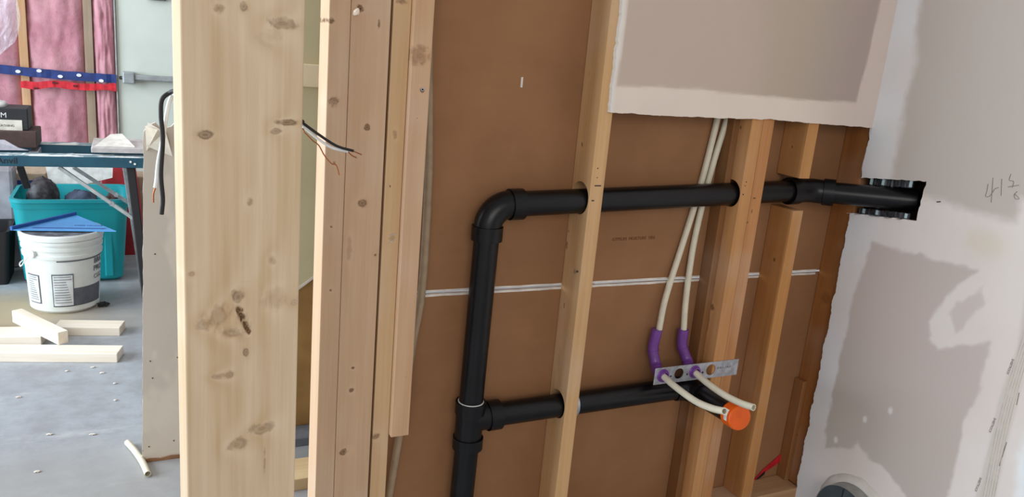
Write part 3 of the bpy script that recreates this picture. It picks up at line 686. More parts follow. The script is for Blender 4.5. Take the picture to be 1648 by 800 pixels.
# small marks on the kraft paper
mk1 = U(840, 131, 1, 0.0888)
thing('paper_scratch', box(mk1.x - 0.0028, mk1.x + 0.0028, 0.0886, 0.0895, mk1.z - 0.014, mk1.z + 0.010, 0.0006), M_white_edge, 'short upright white scratch on the upper brown paper', 'scratch')
t1 = U(985, 388, 1, 0.0890)
o = text('faint_print', 'GYPSUM  MOISTURE  FIRE', 0.012, t1, (1, 0, 0.02), (0, -1, 0), mat('faint_ink', (120, 74, 48), 0.8, 0.1), None, ext=0.0004); props(o, 'faint dark line of print on the brown paper right of the bored stud', 'writing')
# nail ends and staples on the studs
def dots_on(parent, name, lst, y):
    for (u, v, rr) in lst:
        P = U(u, v, 1, y); mesh(name, tube([(P.x, y - 0.0006, P.z), (P.x, y + 0.001, P.z)], rr, 10), M_ink, parent)
def dash(parent, name, u, v, y, w_, h_=0.0012):
    P = U(u, v, 1, y); mesh(name, box(P.x - w_, P.x + w_, y - 0.0007, y + 0.001, P.z - h_, P.z + h_), M_ink, parent)
dash(sA, 'nail_slit', 962, 299, 0, 0.009, 0.0014); dash(sA, 'nail_slit', 954, 323, 0, 0.0035, 0.0014)
dots_on(sA, 'nail_hole', ((962, 271, 0.0016), (961, 286, 0.0014), (929, 437, 0.003)), 0)
dots_on(sB, 'nail_hole', ((1201, 293, 0.0018), (1199, 299, 0.0015), (1196, 313, 0.002)), 0)
dash(sB2, 'nail_slit', 1214, 319, 0, 0.004)

# red tape strip at the foot of the far bay
P = [U(1211, 776, 1, 0.0875), U(1226, 760, 1, 0.0875), U(1244, 745, 1, 0.0875), U(1268, 722, 1, 0.0875)]
M_red = mat('red_film', (196, 34, 48), 0.35, 0.5, var=0.2)
bm = prism([P[0] + Vector((0, 0, -.002)), P[1] + Vector((0, 0, -.006)), P[3] + Vector((0, 0, -.030)), P[3] + Vector((0, 0, .004)), P[1] + Vector((0, 0, .008)), P[0] + Vector((0, 0, .004))], (0, -0.003, 0))
rt = thing('red_tape', bm, M_red, 'strip of red tape slanting up at the foot of the bay by the corner stud', 'tape')
mesh('black_print', prism([P[0] + Vector((0, -.0032, -.001)), P[1] + Vector((0.01, -.0032, -.008)), P[1] + Vector((0.01, -.0032, .006)), P[0] + Vector((0, -.0032, .003))], (0, -0.0006, 0)), M_black, rt)

# ------------------------------------------------------------------ wires
WY = PY + 0.045
def wire(name, pts, r, m, parent): o = mesh(name, tube(smooth_path(pts, 8), r, 10), m, parent); autosmooth(o, 60); return o
cbl = empty('electrical_cable', U(490, 200, 1, -0.5), 'stripped cable with black, white and bare wires sticking out right of the plank', 'cable')
Y0 = -0.52
def pback(k, z): return Vector((pl_.x, pl_.y, 0)) + RZ.to_3x3() @ Vector((k, T + 0.0045, 0)) + Vector((0, 0, z))
zr_, zl_ = U(480, 190, 1, Y0).z, U(285, 146, 1, Y0).z
wire('black_wire', [pback(.06, zr_ + .01), pback(.09, zr_ + .008), U(480, 193, 1, Y0 - .02), U(490, 200, 1, Y0), U(515, 218, 1, Y0), U(542, 235, 1, Y0), U(569, 243, 1, Y0)], 0.0019, M_black, cbl)
wire('copper_end', [U(568, 243, 1, Y0), U(575, 246, 1, Y0), U(582, 249, 1, Y0)], 0.0009, M_copper, cbl)
wire('white_wire', [pback(.06, zr_), pback(.09, zr_), U(480, 199, 1, Y0), U(490, 206, 1, Y0 + .01), U(515, 226, 1, Y0 + .01), U(535, 238, 1, Y0 + .01), U(560, 244, 1, Y0 + .01)], 0.0019, M_white, cbl)
wire('copper_end', [U(560, 244, 1, Y0 + .01), U(566, 250, 1, Y0 + .01), U(574, 254, 1, Y0 + .01)], 0.0009, M_copper, cbl)
wire('ground_wire', [pback(.06, zr_ - .01), pback(.09, zr_ - .01), U(480, 206, 1, Y0), U(490, 213, 1, Y0), U(503, 226, 1, Y0), U(513, 234, 1, Y0), U(522, 250, 1, Y0), U(533, 263, 1, Y0), U(541, 266, 1, Y0), U(546, 282, 1, Y0)], 0.0009, M_copper, cbl)
cb2 = empty('electrical_cable', U(265, 150, 1, Y0), 'stripped cable hanging down left of the plank with black and white wires', 'cable')
wire('black_wire', [pback(.05, zl_), pback(.02, zl_), U(284, 147, 1, Y0 - .02), U(274, 149, 1, Y0), U(261, 160, 1, Y0), U(259, 185, 1, Y0), U(262, 225, 1, Y0), U(259, 280, 1, Y0), U(262, 320, 1, Y0), U(260, 345, 1, Y0)], 0.0028, M_black, cb2)
wire('white_wire', [pback(.05, zl_ - .012), pback(.02, zl_ - .012), U(284, 152, 1, Y0), U(274, 160, 1, Y0 + .01), U(268, 185, 1, Y0 + .01), U(262, 225, 1, Y0 + .01), U(255, 260, 1, Y0 + .01), U(252, 290, 1, Y0 + .01), U(250, 302, 1, Y0 + .01)], 0.0026, M_white, cb2)
wire('copper_end', [U(250, 302, 1, Y0 + .01), U(247, 312, 1, Y0 + .01), U(247, 326, 1, Y0 + .01)], 0.0010, M_copper, cb2)

# ------------------------------------------------------------------ drywall offcut standing left of the plank
DY = 0.80
xl = U(228, 715, 1, DY).x; zt = U(233, 200, 1, DY).z
dwm = NT('offcut_paper'); co = dwm.coord(); n1 = dwm.noise(co, 5.0, 4, .6); n2 = dwm.noise(dwm.vmul(co, (3, 3, 1.6), (4, 0, 2)), 1.0, 4, .6)
c_ = dwm.mix(dwm.ramp(n1, .3, .7), lin((214, 204, 188)), lin((222, 212, 198)))
c_ = dwm.mix(dwm.math('MULTIPLY', dwm.ramp(n2, .52, .56), 0.6), c_, lin((196, 188, 174)))
c_ = dwm.mix(dwm.ramp(dwm.noise(co, 38, 3), .76, .80), c_, lin((140, 115, 88)))
M_off = dwm.done(c_, 0.85, 0.2)
bm = bmesh.new(); L = []
for i in range(60):
    z = (zt - 0.02) * i / 59; xe = xl + (U(231, 205, 1, DY).x - xl) * z / zt; L.append((xe + 0.0025 * mnoise.noise(Vector((0, 0, z * 22))), z))
xt = U(231, 205, 1, DY).x
topx = [(xt + 0.01, zt - 0.004), (xt + 0.03, zt + 0.006), (xt + 0.045, zt - 0.012), (xt + 0.07, zt - 0.004), (xt + 0.10, zt + 0.03), (xl + 0.14, zt + 0.02), (xl + 0.30, zt + 0.03)]
poly = [(x, DY, z) for x, z in L] + [(x, DY, z) for x, z in topx] + [(xl + 0.30, DY, 0.0)]
bm = prism(poly, (0, 0.0127, 0))
off = thing('drywall_offcut', bm, M_off, 'upright strip of cut drywall standing on the slab just left of the plank', 'drywall')
# torn paper folded at its top
fb = prism([(xt + 0.004, DY - 0.001, zt - 0.005), (xt + 0.035, DY - 0.022, zt - 0.012), (xt + 0.052, DY - 0.016, zt - 0.035), (xt + 0.006, DY - 0.001, zt - 0.075)], (0, -0.0012, 0.0012))
o = mesh('torn_paper', fb, mat('torn_paper', (204, 192, 172), 0.85, 0.1), off)
fb = prism([(xl + 0.04, DY - 0.004, zt + 0.005), (xl + 0.085, DY - 0.022, zt - 0.02), (xl + 0.1, DY - 0.018, zt - 0.085), (xl + 0.035, DY - 0.004, zt - 0.06)], (0, -0.0012, 0.0012))
o = mesh('torn_paper', fb, mat('torn_paper_light', (224, 216, 200), 0.85, 0.1), off)
for (x, z) in ((0.03, .33), (0.035, .275), (0.105, .335), (0.09, .06), (0.02, .05), (0.05, .66)):
    mesh('screw_hole', tube([(xl + x, DY - 0.0008, z), (xl + x, DY + 0.001, z)], 0.0024, 8), mat('hole_brown', (110, 84, 60), 0.9, 0.1), off)
bm = bmesh.new(); j0 = []
edge = [(xl + 0.0, 0.005), (xl + 0.02, 0.012), (xl + 0.05, 0.008), (xl + 0.08, 0.013), (xl + 0.12, 0.010), (xl + 0.2, 0.014), (xl + 0.2, 0.0), (xl, 0.0)]
o = mesh('crumbled_edge', prism([(x, DY - 0.001, z) for x, z in edge], (0, -0.004, 0)), mat('crumble', (150, 112, 84), 0.9, 0.1), off)

# things seen through the gap between the plank and the cluster
GY = 1.30
GY = U(492, 692, 2, 0).y - 0.06
g = [U(u, v, 1, GY) for (u, v) in ((470, 470), (522, 430))]
gtop = thing('drywall_sheet', prism([(g[0].x - .12, GY, g[0].z - .10), (g[1].x + .2, GY, g[1].z + .14), (g[1].x + .2, GY, 2.3), (g[0].x - .12, GY, 2.3)], (0, 0.0127, 0)), mat('yellow_board', (206, 198, 160), 0.8, 0.2, var=0.06, scale=3), 'pale yellow board seen through the gap, cut on a slant at its foot', 'drywall')
zb0, zb1 = U(500, 140, 1, GY).z, U(500, 103, 1, GY).z
mesh('bright_band', box(g[0].x - .12, g[1].x + .2, GY - 0.014, GY - 0.0005, zb0, zb1, 0.003), mat('cream_board', (240, 226, 190), 0.7, 0.2, var=.03), gtop)
mesh('cut_edge', prism([(g[0].x - .12, GY - .002, g[0].z - .10), (g[1].x + .2, GY - .002, g[1].z + .14), (g[1].x + .2, GY - .002, g[1].z + .149), (g[0].x - .12, GY - .002, g[0].z - .091)], (0, 0.0126, 0)), M_white_edge, gtop)
thing('osb_sheet', box(g[0].x - .16, g[1].x + .35, GY + 0.05, GY + 0.062, 0.0, 1.2, 0.001), mat('osb', (176, 140, 88), 0.8, 0.2, var=0.12, scale=12), 'tan wood sheet standing behind the pale yellow board in the gap', 'sheet')
P = U(492, 770, 2, 0.0)
thing('timber_offcut', box(P.x - 0.10, P.x + 0.22, P.y - 0.06, P.y + 0.06, 0.0, 0.038, 0.002), wood('offcut_wood', (216, 190, 146), (190, 156, 112), 0, 1, [(0, 0, .02, .02, .4)]), 'pine offcut lying on the slab at the foot of the gap', 'lumber')
P = U(495, 705, 2, 0.0)
thing('steel_channel', box(P.x - 0.12, P.x + 0.25, P.y - 0.05, P.y + 0.04, 0.0, 0.03, 0.002), mat('grey_channel', (120, 124, 132), 0.5, 0.5, 0.3), 'grey metal channel lying on the slab behind the gap', 'channel')

# ------------------------------------------------------------------ shop side: exterior wall
WYF = 3.80
def insul():
    t = NT('pink_insulation'); co = t.coord()
    n = t.noise(co, 6, 5, .65); n2 = t.noise(co, 22, 6, .7)
    col = t.mix(t.ramp(n, .3, .7), lin((178, 120, 132)), lin((198, 148, 156)))
    col = t.mix(t.math('MULTIPLY', t.ramp(n2, .55, .75), .35), col, lin((150, 96, 108)))
    t.bump(n2, 0.5, 0.01); return t.done(col, 0.9, 0.2)
M_ins = insul()
DX = U(187, 100, 1, WYF).x
s1a, s1b = U(32, 100, 1, WYF).x, U(46, 100, 1, WYF).x
s2a, s2b = U(137, 100, 1, WYF).x, U(151, 100, 1, WYF).x
def batt(x0, x1, label, sd):
    bm = bmesh.new(); nx, nz_ = 22, 80; G = []
    for j in range(nz_ + 1):
        row = []
        for i in range(nx + 1):
            u, v = i / nx, j / nz_; b = math.sin(math.pi * u) ** 0.5 * 0.035 + 0.016 * mnoise.noise(Vector((u * 4 + sd, v * 14, sd))) + 0.008 * mnoise.noise(Vector((u * 10 + sd, v * 40, sd)))
            row.append(bm.verts.new((x0 + (x1 - x0) * u, WYF + 0.03 - b, 0.02 + 2.4 * v)))
        G.append(row)
    for j in range(nz_):
        for i in range(nx): bm.faces.new((G[j][i], G[j][i + 1], G[j + 1][i + 1], G[j + 1][i]))
    r = bmesh.ops.extrude_face_region(bm, geom=list(bm.faces)); 
    for v in [e for e in r['geom'] if isinstance(e, bmesh.types.BMVert)]: v.co.y = WYF + 0.10
    bmesh.ops.recalc_face_normals(bm, faces=bm.faces)
    return thing('insulation_batt', bm, M_ins, label, 'insulation', smooth=True)
batt(s1a - 0.37, s1a, 'pink insulation batt left of the tan stud, behind the clear plastic', 1.0)
batt(s1b, s2a, 'wide pink insulation batt between the two far wall studs', 3.0)
batt(s2b, DX - 0.005, 'narrow pink insulation batt beside the grey door', 6.0)
thing('wall_stud', box(s1a, s1b, WYF, WYF + 0.1, 0, 2.44, 0.002), wood('far_stud_wood', (206, 166, 124), (180, 136, 96)), 'tan far wall stud between pink batts, left of the pair', 'stud')
thing('wall_stud', box(s2a, s2b, WYF, WYF + 0.1, 0, 2.44, 0.002), wood('far_stud_grey', (160, 140, 118), (130, 110, 92)), 'greyish far wall stud between pink batts, nearest the door', 'stud')
o = mesh('wall_far', box(-4.4, -0.9, WYF + 0.101, WYF + 0.12, 0, 2.44), mat('sheathing', (150, 130, 110), 0.8), origin=(-2.5, 3.9, 0)); props(o, 'sheathing behind the pink batts', kind='structure')
# door
dm = mat('door_grey', (196, 202, 192), 0.45, 0.4, var=0.04, scale=5)
dr_ = mesh('door_1', box(DX + 0.006, DX + 0.92, WYF - 0.02, WYF + 0.03, 0.01, 2.10, 0.003), dm); props(dr_, 'pale grey steel exit door', kind='structure')
mesh('door_frame', box(DX - 0.004, DX + 0.005, WYF - 0.035, WYF + 0.05, 0, 2.16, 0.001), mat('door_frame', (150, 150, 146), 0.5), dr_)
M_pan = mat('panic_grey', (150, 156, 158), 0.4, 0.5, 0.4)
pb = U(207, 125, 1, WYF - 0.06)
mesh('panic_bar_head', box(pb.x - 0.032, pb.x + 0.032, WYF - 0.085, WYF - 0.02, pb.z - 0.034, pb.z + 0.034, 0.006), M_pan, dr_)
mesh('panic_bar', box(pb.x + 0.03, pb.x + 0.62, WYF - 0.075, WYF - 0.03, pb.z - 0.012, pb.z + 0.02, 0.006), M_pan, dr_)
mesh('latch_knob', tube([(pb.x - 0.036, WYF - 0.05, pb.z - .004), (pb.x - 0.052, WYF - 0.05, pb.z - .004)], [0.012, 0.007], 12), M_black, dr_)
P = U(250, -3, 1, WYF - 0.03)
mesh('lever_guard', box(P.x - 0.05, P.x + 0.06, WYF - 0.05, WYF - 0.02, P.z - 0.012, P.z + 0.06, 0.008), mat('lever_grey', (110, 112, 112), 0.4, 0.5, 0.5), dr_)
# tapes across the insulation
def ribbon(pts, h, y, m, name, label, cat, wob=0.006, sd=0):
    bm = bmesh.new(); P = smooth_path(pts, 12); prev = None
    for i, p in enumerate(P):
        j = wob * mnoise.noise(Vector((p.x * 12, sd, 0))); k = wob * mnoise.noise(Vector((p.x * 15, sd + 4, 0))); yy = y + 0.006 * mnoise.noise(Vector((p.x * 25, sd, 3)))
        cur = [bm.verts.new((p.x, yy, p.z - h / 2 + j)), bm.verts.new((p.x, yy, p.z + h / 2 + k)), bm.verts.new((p.x, yy + .001, p.z + h / 2 + k)), bm.verts.new((p.x, yy + .001, p.z - h / 2 + j))]
        if prev:
            for q in range(4): bm.faces.new((prev[q], prev[(q + 1) % 4], cur[(q + 1) % 4], cur[q]))
        else: bm.faces.new(cur)
        prev = cur
    bm.faces.new(prev); bmesh.ops.recalc_face_normals(bm, faces=bm.faces)
    return thing(name, bm, m, label, cat)
TY = WYF - 0.045
bt = ribbon([U(-60, 102, 1, TY), U(0, 111, 1, TY), U(90, 120, 1, TY), U(187, 127, 1, TY)], 0.050, TY, mat('blue_film', (28, 52, 112), 0.35, 0.5, var=.2), 'sheathing_tape', 'dark blue tape with white ovals across the pink insulation', 'tape', .004)
M_oval = mat('tape_white', (222, 226, 232), .5)
for (u, v) in ((29, 115), (63, 114), (97, 123), (127, 121), (163, 130)):
    P = U(u, v, 1, TY - .004); bm = bmesh.new(); seg = 14
    for rr, nm in ((0.013, 0),):
        A = [bm.verts.new((P.x + 0.013 * math.cos(2 * math.pi * k / seg), TY - .0085, P.z + .009 * math.sin(2 * math.pi * k / seg))) for k in range(seg)]; B = [bm.verts.new(v_.co + Vector((0, .008, 0))) for v_ in A]
        bm.faces.new(A); bm.faces.new(B[::-1]); [bm.faces.new((A[k], B[k], B[(k + 1) % seg], A[(k + 1) % seg])) for k in range(seg)]
    bmesh.ops.recalc_face_normals(bm, faces=bm.faces); mesh('white_oval', bm, M_oval, bt)
rd = ribbon([U(33, 138, 1, TY), U(90, 136, 1, TY), U(140, 140, 1, TY), U(187, 140, 1, TY)], 0.040, TY, M_red, 'sheathing_tape', 'crinkled red tape below the blue tape on the pink insulation', 'tape', .012, 3)
for (u, v, s_) in ((58, 142, .012), (88, 133, .014), (121, 138, .011)):
    P = U(u, v, 1, TY - .006); mesh('dark_print', box(P.x - s_, P.x + s_, TY - .009, TY - .003, P.z - .006, P.z + .005, .002), mat('red_dark', (90, 20, 26), .5), rd)
# clear plastic sheeting
t = NT('clear_poly'); t.b.inputs['Transmission Weight'].default_value = 0.0
t.b.inputs['Alpha'].default_value = 0.28; M_poly = t.done(lin((235, 235, 245)), 0.08, 1.0); t.bump(t.noise(t.vmul(t.coord(), (14, 14, 6)), 1.0, 4, .6, 1.5), 1.0, .02)
bm = bmesh.new(); G = []
for j in range(70):
    row = []
    for i in range(36):
        u, v = i / 35, j / 69; z = 0.95 + 1.4 * v; xr = U(34, 60, 1, WYF - .12).x - 0.03 + 0.07 * v + 0.03 * mnoise.noise(Vector((0, v * 7, 2)))
        if v < 0.12: xr -= (0.12 - v) * 1.2
        x = -2.95 + (xr + 2.95) * u; row.append(bm.verts.new((x, WYF - .10 + .022 * mnoise.noise(Vector((x * 9, z * 4, 0))) + .012 * mnoise.noise(Vector((x * 24, z * 9, 5))), z)))
    G.append(row)
for j in range(69):
    for i in range(35): bm.faces.new((G[j][i], G[j][i + 1], G[j + 1][i + 1], G[j + 1][i]))
thing('plastic_sheeting', bm, M_poly, 'shiny clear plastic sheeting hanging over the pink insulation at the left edge', 'plastic', smooth=True)

# ------------------------------------------------------------------ folding workbench
M_teal = mat('bench_teal', (30, 78, 96), 0.5, 0.4, var=.12, scale=15)
def dust():
    t = NT('plaster_dust'); n = t.noise(t.vmul(t.coord(), (10, 30, 1)), 1, 4, .6)
    return t.done(t.mix(t.ramp(n, .45, .55), lin((215, 218, 216)), lin((120, 140, 148))), .9, .1)
M_dust = dust()
BY = 2.10; zft, zfb = U(100, 252, 1, BY).z, U(100, 269, 1, BY).z
XR = U(232, 260, 1, BY).x + 0.03; XLb = -3.05
wb = empty('folding_workbench', ((XLb + XR) / 2, BY + 0.25, 0), 'dark teal folding sawhorse workbench dusted white, spanning the shop floor', 'workbench')
rf = mesh('front_rail', box(XLb, XR, BY, BY + 0.075, zfb, zft, .003), M_teal, wb)
for x in (U(210, 260, 1, BY).x, U(217, 264, 1, BY).x): mesh('rivet', tube([(x, BY - .003, (zft + zfb) / 2 + (.005 if x < -1.89 else -.004)), (x, BY + .001, (zft + zfb) / 2 + (.005 if x < -1.89 else -.004))], .0045, 10), M_white, rf)
rb = mesh('rear_rail', box(XLb, XR, BY + 0.30, BY + 0.375, zfb + .005, zft + .004, .003), M_teal, wb)
def dusty(x0, x1, y0, y1, z, sd, parent):
    bm = bmesh.new(); nx = 110; prev = None
    for i in range(nx + 1):
        x = x0 + (x1 - x0) * i / nx; h = .0025 + max(0, .006 * mnoise.noise(Vector((x * 11, sd, 0))) + .004 * mnoise.noise(Vector((x * 37, sd, 3))))
        cur = [bm.verts.new((x, y0 + .001, z)), bm.verts.new((x, y0 + .008, z + h)), bm.verts.new((x, y1 - .008, z + h)), bm.verts.new((x, y1, z))]
        if prev: [bm.faces.new((prev[q], prev[(q + 1) % 4], cur[(q + 1) % 4], cur[q])) for q in range(4)]
        else: bm.faces.new(cur)
        prev = cur
    bm.faces.new(prev); bmesh.ops.recalc_face_normals(bm, faces=bm.faces)
    mesh('plaster_dust', bm, M_dust, parent)
dusty(XLb, XR, BY, BY + .075, zft, 1, rf); dusty(XLb, XR, BY + .30, BY + .375, zft + .004, 5, rb)
P = U(-2, 266, 1, BY - .001)
text('lettering', 'Anvil', 0.036, (U(-6, 262, 1, BY).x, BY - .0006, zfb + .012), (1, 0, 0), (0, -1, 0), M_black, rf, ext=.0006)
bbx = U(55, 240, 1, BY + .2); mesh('clamp_block', box(bbx.x - .015, bbx.x + .02, BY + .09, BY + .28, zfb + .01, zft - .004, .004), M_steel, wb)
def leg(p, q, w_=0.018, m=None, name='leg'):
    p, q = Vector(p), Vector(q); d = (q - p).normalized(); a_ = Vector((0, 1, 0)); a_ = (a_ - d * a_.dot(d)).normalized(); b_ = d.cross(a_)
    bm = bmesh.new(); vs_ = []
    for e in (p, q): vs_.append([bm.verts.new(e + a_ * (s1 * w_) + b_ * (s2 * w_)) for s1, s2 in ((1, 1), (1, -1), (-1, -1), (-1, 1))])
    for k in range(4): bm.faces.new((vs_[0][k], vs_[0][(k + 1) % 4], vs_[1][(k + 1) % 4], vs_[1][k]))
    bm.faces.new(vs_[0]); bm.faces.new(vs_[1]); bmesh.ops.recalc_face_normals(bm, faces=bm.faces); bmesh.ops.bevel(bm, geom=bm.edges[:], offset=w_ * .2, segments=1, affect='EDGES')
    return mesh(name, bm, m or M_black, wb)
LT = U(210, 268, 1, BY + .03); LB = U(229, 425, 1, BY - .05); LB2 = LB + (LB - LT) * ((LB.z - .02) / max(.01, (LT.z - LB.z)))
leg(LT, (LB2.x, LB2.y, 0.02), .017)
LTb = U(203, 268, 1, BY + .33); leg(LTb, (LTb.x + .06, LTb.y + .12, 0.02), .016, M_alu)
leg((XLb + .25, BY + .03, zfb), (XLb + .16, BY - .1, .02), .017); leg((XLb + .25, BY + .33, zfb), (XLb + .16, BY + .46, .02), .016)
L3 = U(32, 268, 1, BY + .33); leg(L3, L3 + Vector((.02, .03, -.10)), .014, M_black, 'hinge_bracket')
def strut(a_, b_, y0, y1):
    p, q = U(*a_, 1, y0), U(*b_, 1, y1); o = leg(p, q, .0075, M_alu, 'strut'); m_ = p.lerp(q, .68); d = (q - p).normalized()
    mesh('pivot', tube([m_ + Vector((0, -.010, 0)), m_ + Vector((0, .010, 0))], .010, 12), M_steel, o)
strut((95, 269), (218, 354), BY + .03, BY - .015); strut((118, 269), (217, 333), BY + .33, BY + .40)

# stack of paper and board on the bench
zt_ = zft + .010
P = U(205, 246, 1, BY + .04); 
thing('drywall_scrap', box(U(148, 246, 1, BY + .1).x, XR - .02, BY + .03, BY + .33, zt_ + .004, zt_ + .026, .003), mat('scrap_grey', (190, 184, 182), .85, .2), 'grey stack of drywall scraps lying on the right end of the workbench', 'scrap')
P0, P1 = U(152, 232, 1, BY + .12), U(225, 230, 1, BY + .12)
pz = zt_ + .0268
thing('cardboard_flap', prism([(P0.x + .005, BY + .06, pz), (P1.x - .02, BY + .06, pz), (P1.x - .07, BY + .25, pz + .030), (P0.x + .06, BY + .25, pz + .026)], (0, 0.001, .0025)), mat('flap_paper', (222, 218, 210), .85, .2), 'white paper flap resting on the stack at the workbench end', 'paper')

# boxes on the bench (left edge)
KX = lambda u, y: U(u, 250, 1, y).x
y_ = BY + .14
b1 = thing('cardboard_box', box(-2.75, KX(61, y_), y_, y_ + .20, zt_ + .001, U(60, 212, 1, y_).z, .004), mat('brown_box', (74, 56, 52), .7), 'dark brown box lying on the workbench, bottom of the left stack', 'box')
z1 = U(60, 212, 1, y_).z
b2 = thing('carton', box(-2.75, KX(48, y_), y_ + .02, y_ + .18, z1 + .001, U(40, 176, 1, y_).z, .004), mat('black_box', (40, 40, 44), .6), 'black carton with a big white M on its side, top of the left stack', 'box')
mz = U(5, 188, 1, y_)
text('lettering', 'UM', .030, (KX(-6, y_), y_ + .0196, U(5, 190, 1, y_).z), (1, 0, 0), (0, -1, 0), M_white, b2, ext=.0005)
lb = mesh('label_strip', box(-2.75, KX(38, y_), y_ + .0185, y_ + .02, U(20, 212, 1, y_).z, U(20, 194, 1, y_).z), mat('label_cream', (214, 210, 196), .7), b2)
text('label_print', 'EXTERIOR SHEATHING', .013, (KX(-36, y_), y_ + .0183, U(20, 205, 1, y_).z), (1, 0, 0), (0, -1, 0), M_ink, lb, ext=.0003)
z2 = U(40, 176, 1, y_).z
pt = []
thing('crumpled_bag', loft([rrect(-2.5, y_ + .1, z2 + .001, .14, .07, .03), rrect(-2.5, y_ + .1, z2 + .018, .13, .06, .03), rrect(-2.53, y_ + .1, z2 + .032, .06, .03, .02)], True, True), mat('bag_white', (232, 234, 236), .6, var=.15, scale=20, bump=.8, bscale=30), 'white crumpled plastic lying on top of the black carton', 'bag', smooth=True)
yt = BY + .05
thing('trowel_blade', prism([(KX(-30, yt), yt, zt_ + .003), (KX(46, yt), yt + .01, zt_ + .003), (KX(30, yt), yt + .012, zt_ + .012), (KX(8, yt), yt + .02, zt_ + .042), (KX(-30, yt), yt + .02, zt_ + .042)], (0, .003, .001)), mat('blade_grey', (170, 170, 180), .35, .5, .4), 'grey triangular scrap propped against the dark brown box', 'scrap')

# ------------------------------------------------------------------ tote and its contents
TCy = 2.86; ty = TCy - .21
xa, xb = U(12, 325, 1, ty).x, U(208, 322, 1, ty).x
cx = (xa + xb) / 2; hx_ = (xb - xa) / 2; zr = U(110, 322, 1, ty).z; yb = TCy
M_tote = mat('teal_plastic', (16, 150, 158), .42, .4, var=.05, scale=6)
tr = empty('storage_tote', (cx, yb, 0), 'teal plastic storage tote full of junk on the floor under the workbench', 'tote')
bh, bd = hx_ * .85, .165
secs = [rrect(cx, yb, .004, bh - .02, bd - .02, .03), rrect(cx, yb, .02, bh, bd, .045), rrect(cx, yb, zr * .55, bh + .018, bd + .013, .05), rrect(cx, yb, zr - .05, bh + .028, bd + .02, .055), rrect(cx, yb, zr - .049, bh + .034, bd + .026, .06), rrect(cx, yb, zr - .012, bh + .038, bd + .03, .06),
        rrect(cx, yb, zr - .016, hx_, .21, .065), rrect(cx, yb, zr, hx_, .21, .065), rrect(cx, yb, zr, hx_ - .016, .194, .06), rrect(cx, yb, zr - .012, bh + .03, bd + .024, .055), rrect(cx, yb, zr - .05, bh + .022, bd + .014, .05), rrect(cx, yb, .03, bh - .01, bd - .01, .04)]
o = mesh('tub', loft(secs, True, True), M_tote, tr); autosmooth(o, 45)
bm = bmesh.new()
for f in (-.72, -.3, .3, .72):
    bbox_into(bm, cx + f * bh - .02, cx + f * bh + .02, yb - bd - .014, yb - bd - .001, .03, zr - .055, .006)
mesh('moulded_rib', bm, M_tote, tr)
def blob(c, r, name, label, m, cat, sd=0, amp=.25, n=24, flat=0.0):
    bm = bmesh.new(); bmesh.ops.create_icosphere(bm, subdivisions=4, radius=1.0)
    for v in bm.verts:
        d = v.co.normalized(); k = 1 + amp * mnoise.noise(d * 2.2 + Vector((sd, 0, 0))) + amp * .4 * mnoise.noise(d * 6 + Vector((0, sd, 0)))
        v.co = Vector((c[0] + d.x * r[0] * k, c[1] + d.y * r[1] * k, c[2] + d.z * r[2] * k))
    return thing(name, bm, m, label, cat, smooth=True)
M_cloth = mat('dark_cloth', (58, 58, 66), .8, .2, var=.4, scale=14, bump=.5)
ic = lambda u, v, y: U(u, v, 1, y)
P = ic(70, 318, yb); blob((P.x, yb, P.z - .02), (.076, .06, .12), 'mesh_bag', 'rounded black mesh bag standing up at the left inside the tote', mat('mesh_black', (50, 48, 52), .5, .4, var=.6, scale=60), 'bag', 2, .12)
P = ic(135, 318, yb); blob((P.x - .01, yb, P.z - .05), (.085, .07, .08), 'work_jacket', 'dark blue grey cloth bundled in the middle of the tote', mat('navy_cloth', (66, 74, 92), .8, .2, var=.4, scale=14, bump=.5), 'cloth', 5, .3)
P = ic(178, 318, yb); blob((P.x + .01, yb - .01, P.z - .05), (.045, .08, .08), 'dark_cloth', 'dark brown cloth heaped at the right inside the tote', mat('brown_cloth', (62, 44, 40), .8, .2, var=.4, scale=14, bump=.5), 'cloth', 9, .3)
yB = yb + .26
A_, B_, C_, D_ = ic(72, 262, yB), ic(182, 258, yB), ic(181, 286, yB), ic(82, 310, yB)
thing('foam_board', prism([A_, B_, C_, D_], (0, .012, 0)), mat('foam_white', (228, 226, 220), .7, .2), 'white board leaning behind the tote below the bench rail', 'board')
yR = yb + .32
thing('red_sack', loft([rrect(ic(195, 300, yR).x, yR + .06, .0, .10, .05, .03), rrect(ic(195, 300, yR).x, yR + .06, .25, .10, .055, .04), rrect(ic(192, 300, yR).x, yR + .06, .50, .085, .045, .035), rrect(ic(188, 300, yR).x, yR + .06, .60, .04, .02, .015)], True, True), mat('red_sack', (178, 56, 62), .7, .3, var=.15, scale=12, bump=.5), 'red sack standing behind the right end of the tote', 'sack', smooth=True)
yC = yb + .30
xc0, xc1 = ic(15, 300, yC).x, ic(75, 300, yC).x
cz0, cz1 = .30, ic(40, 279, yC).z
bxx = thing('cardboard_box', box(xc0, xc1, yC, yC + .24, 0.0, cz1, .004), mat('tan_box', (176, 160, 138), .8, .2), 'tan cardboard box with a blue label behind the tote, left end', 'box')
la = mesh('blue_label', box(ic(18, 300, yC).x, ic(60, 300, yC).x, yC - .002, yC + .001, ic(30, 307, yC).z, ic(30, 290, yC).z), mat('label_blue', (24, 58, 128), .5), bxx)
text('label_text', 'DCR', .030, (ic(24, 300, yC).x, yC - .0024, ic(30, 303, yC).z), (1, 0, 0), (0, -1, 0), M_white, la, ext=.0004)
yG = yb + .02
thing('grey_bag', box(-3.0, ic(28, 275, yC).x, yC - .16, yC - .02, 0.0, ic(20, 270, yC - .16).z, .02), mat('bag_grey', (150, 146, 152), .7, var=.2, scale=10, bump=.6), 'grey bag standing under the left end of the workbench', 'bag')
xq = ic(29, 350, yb - .12).x - .035
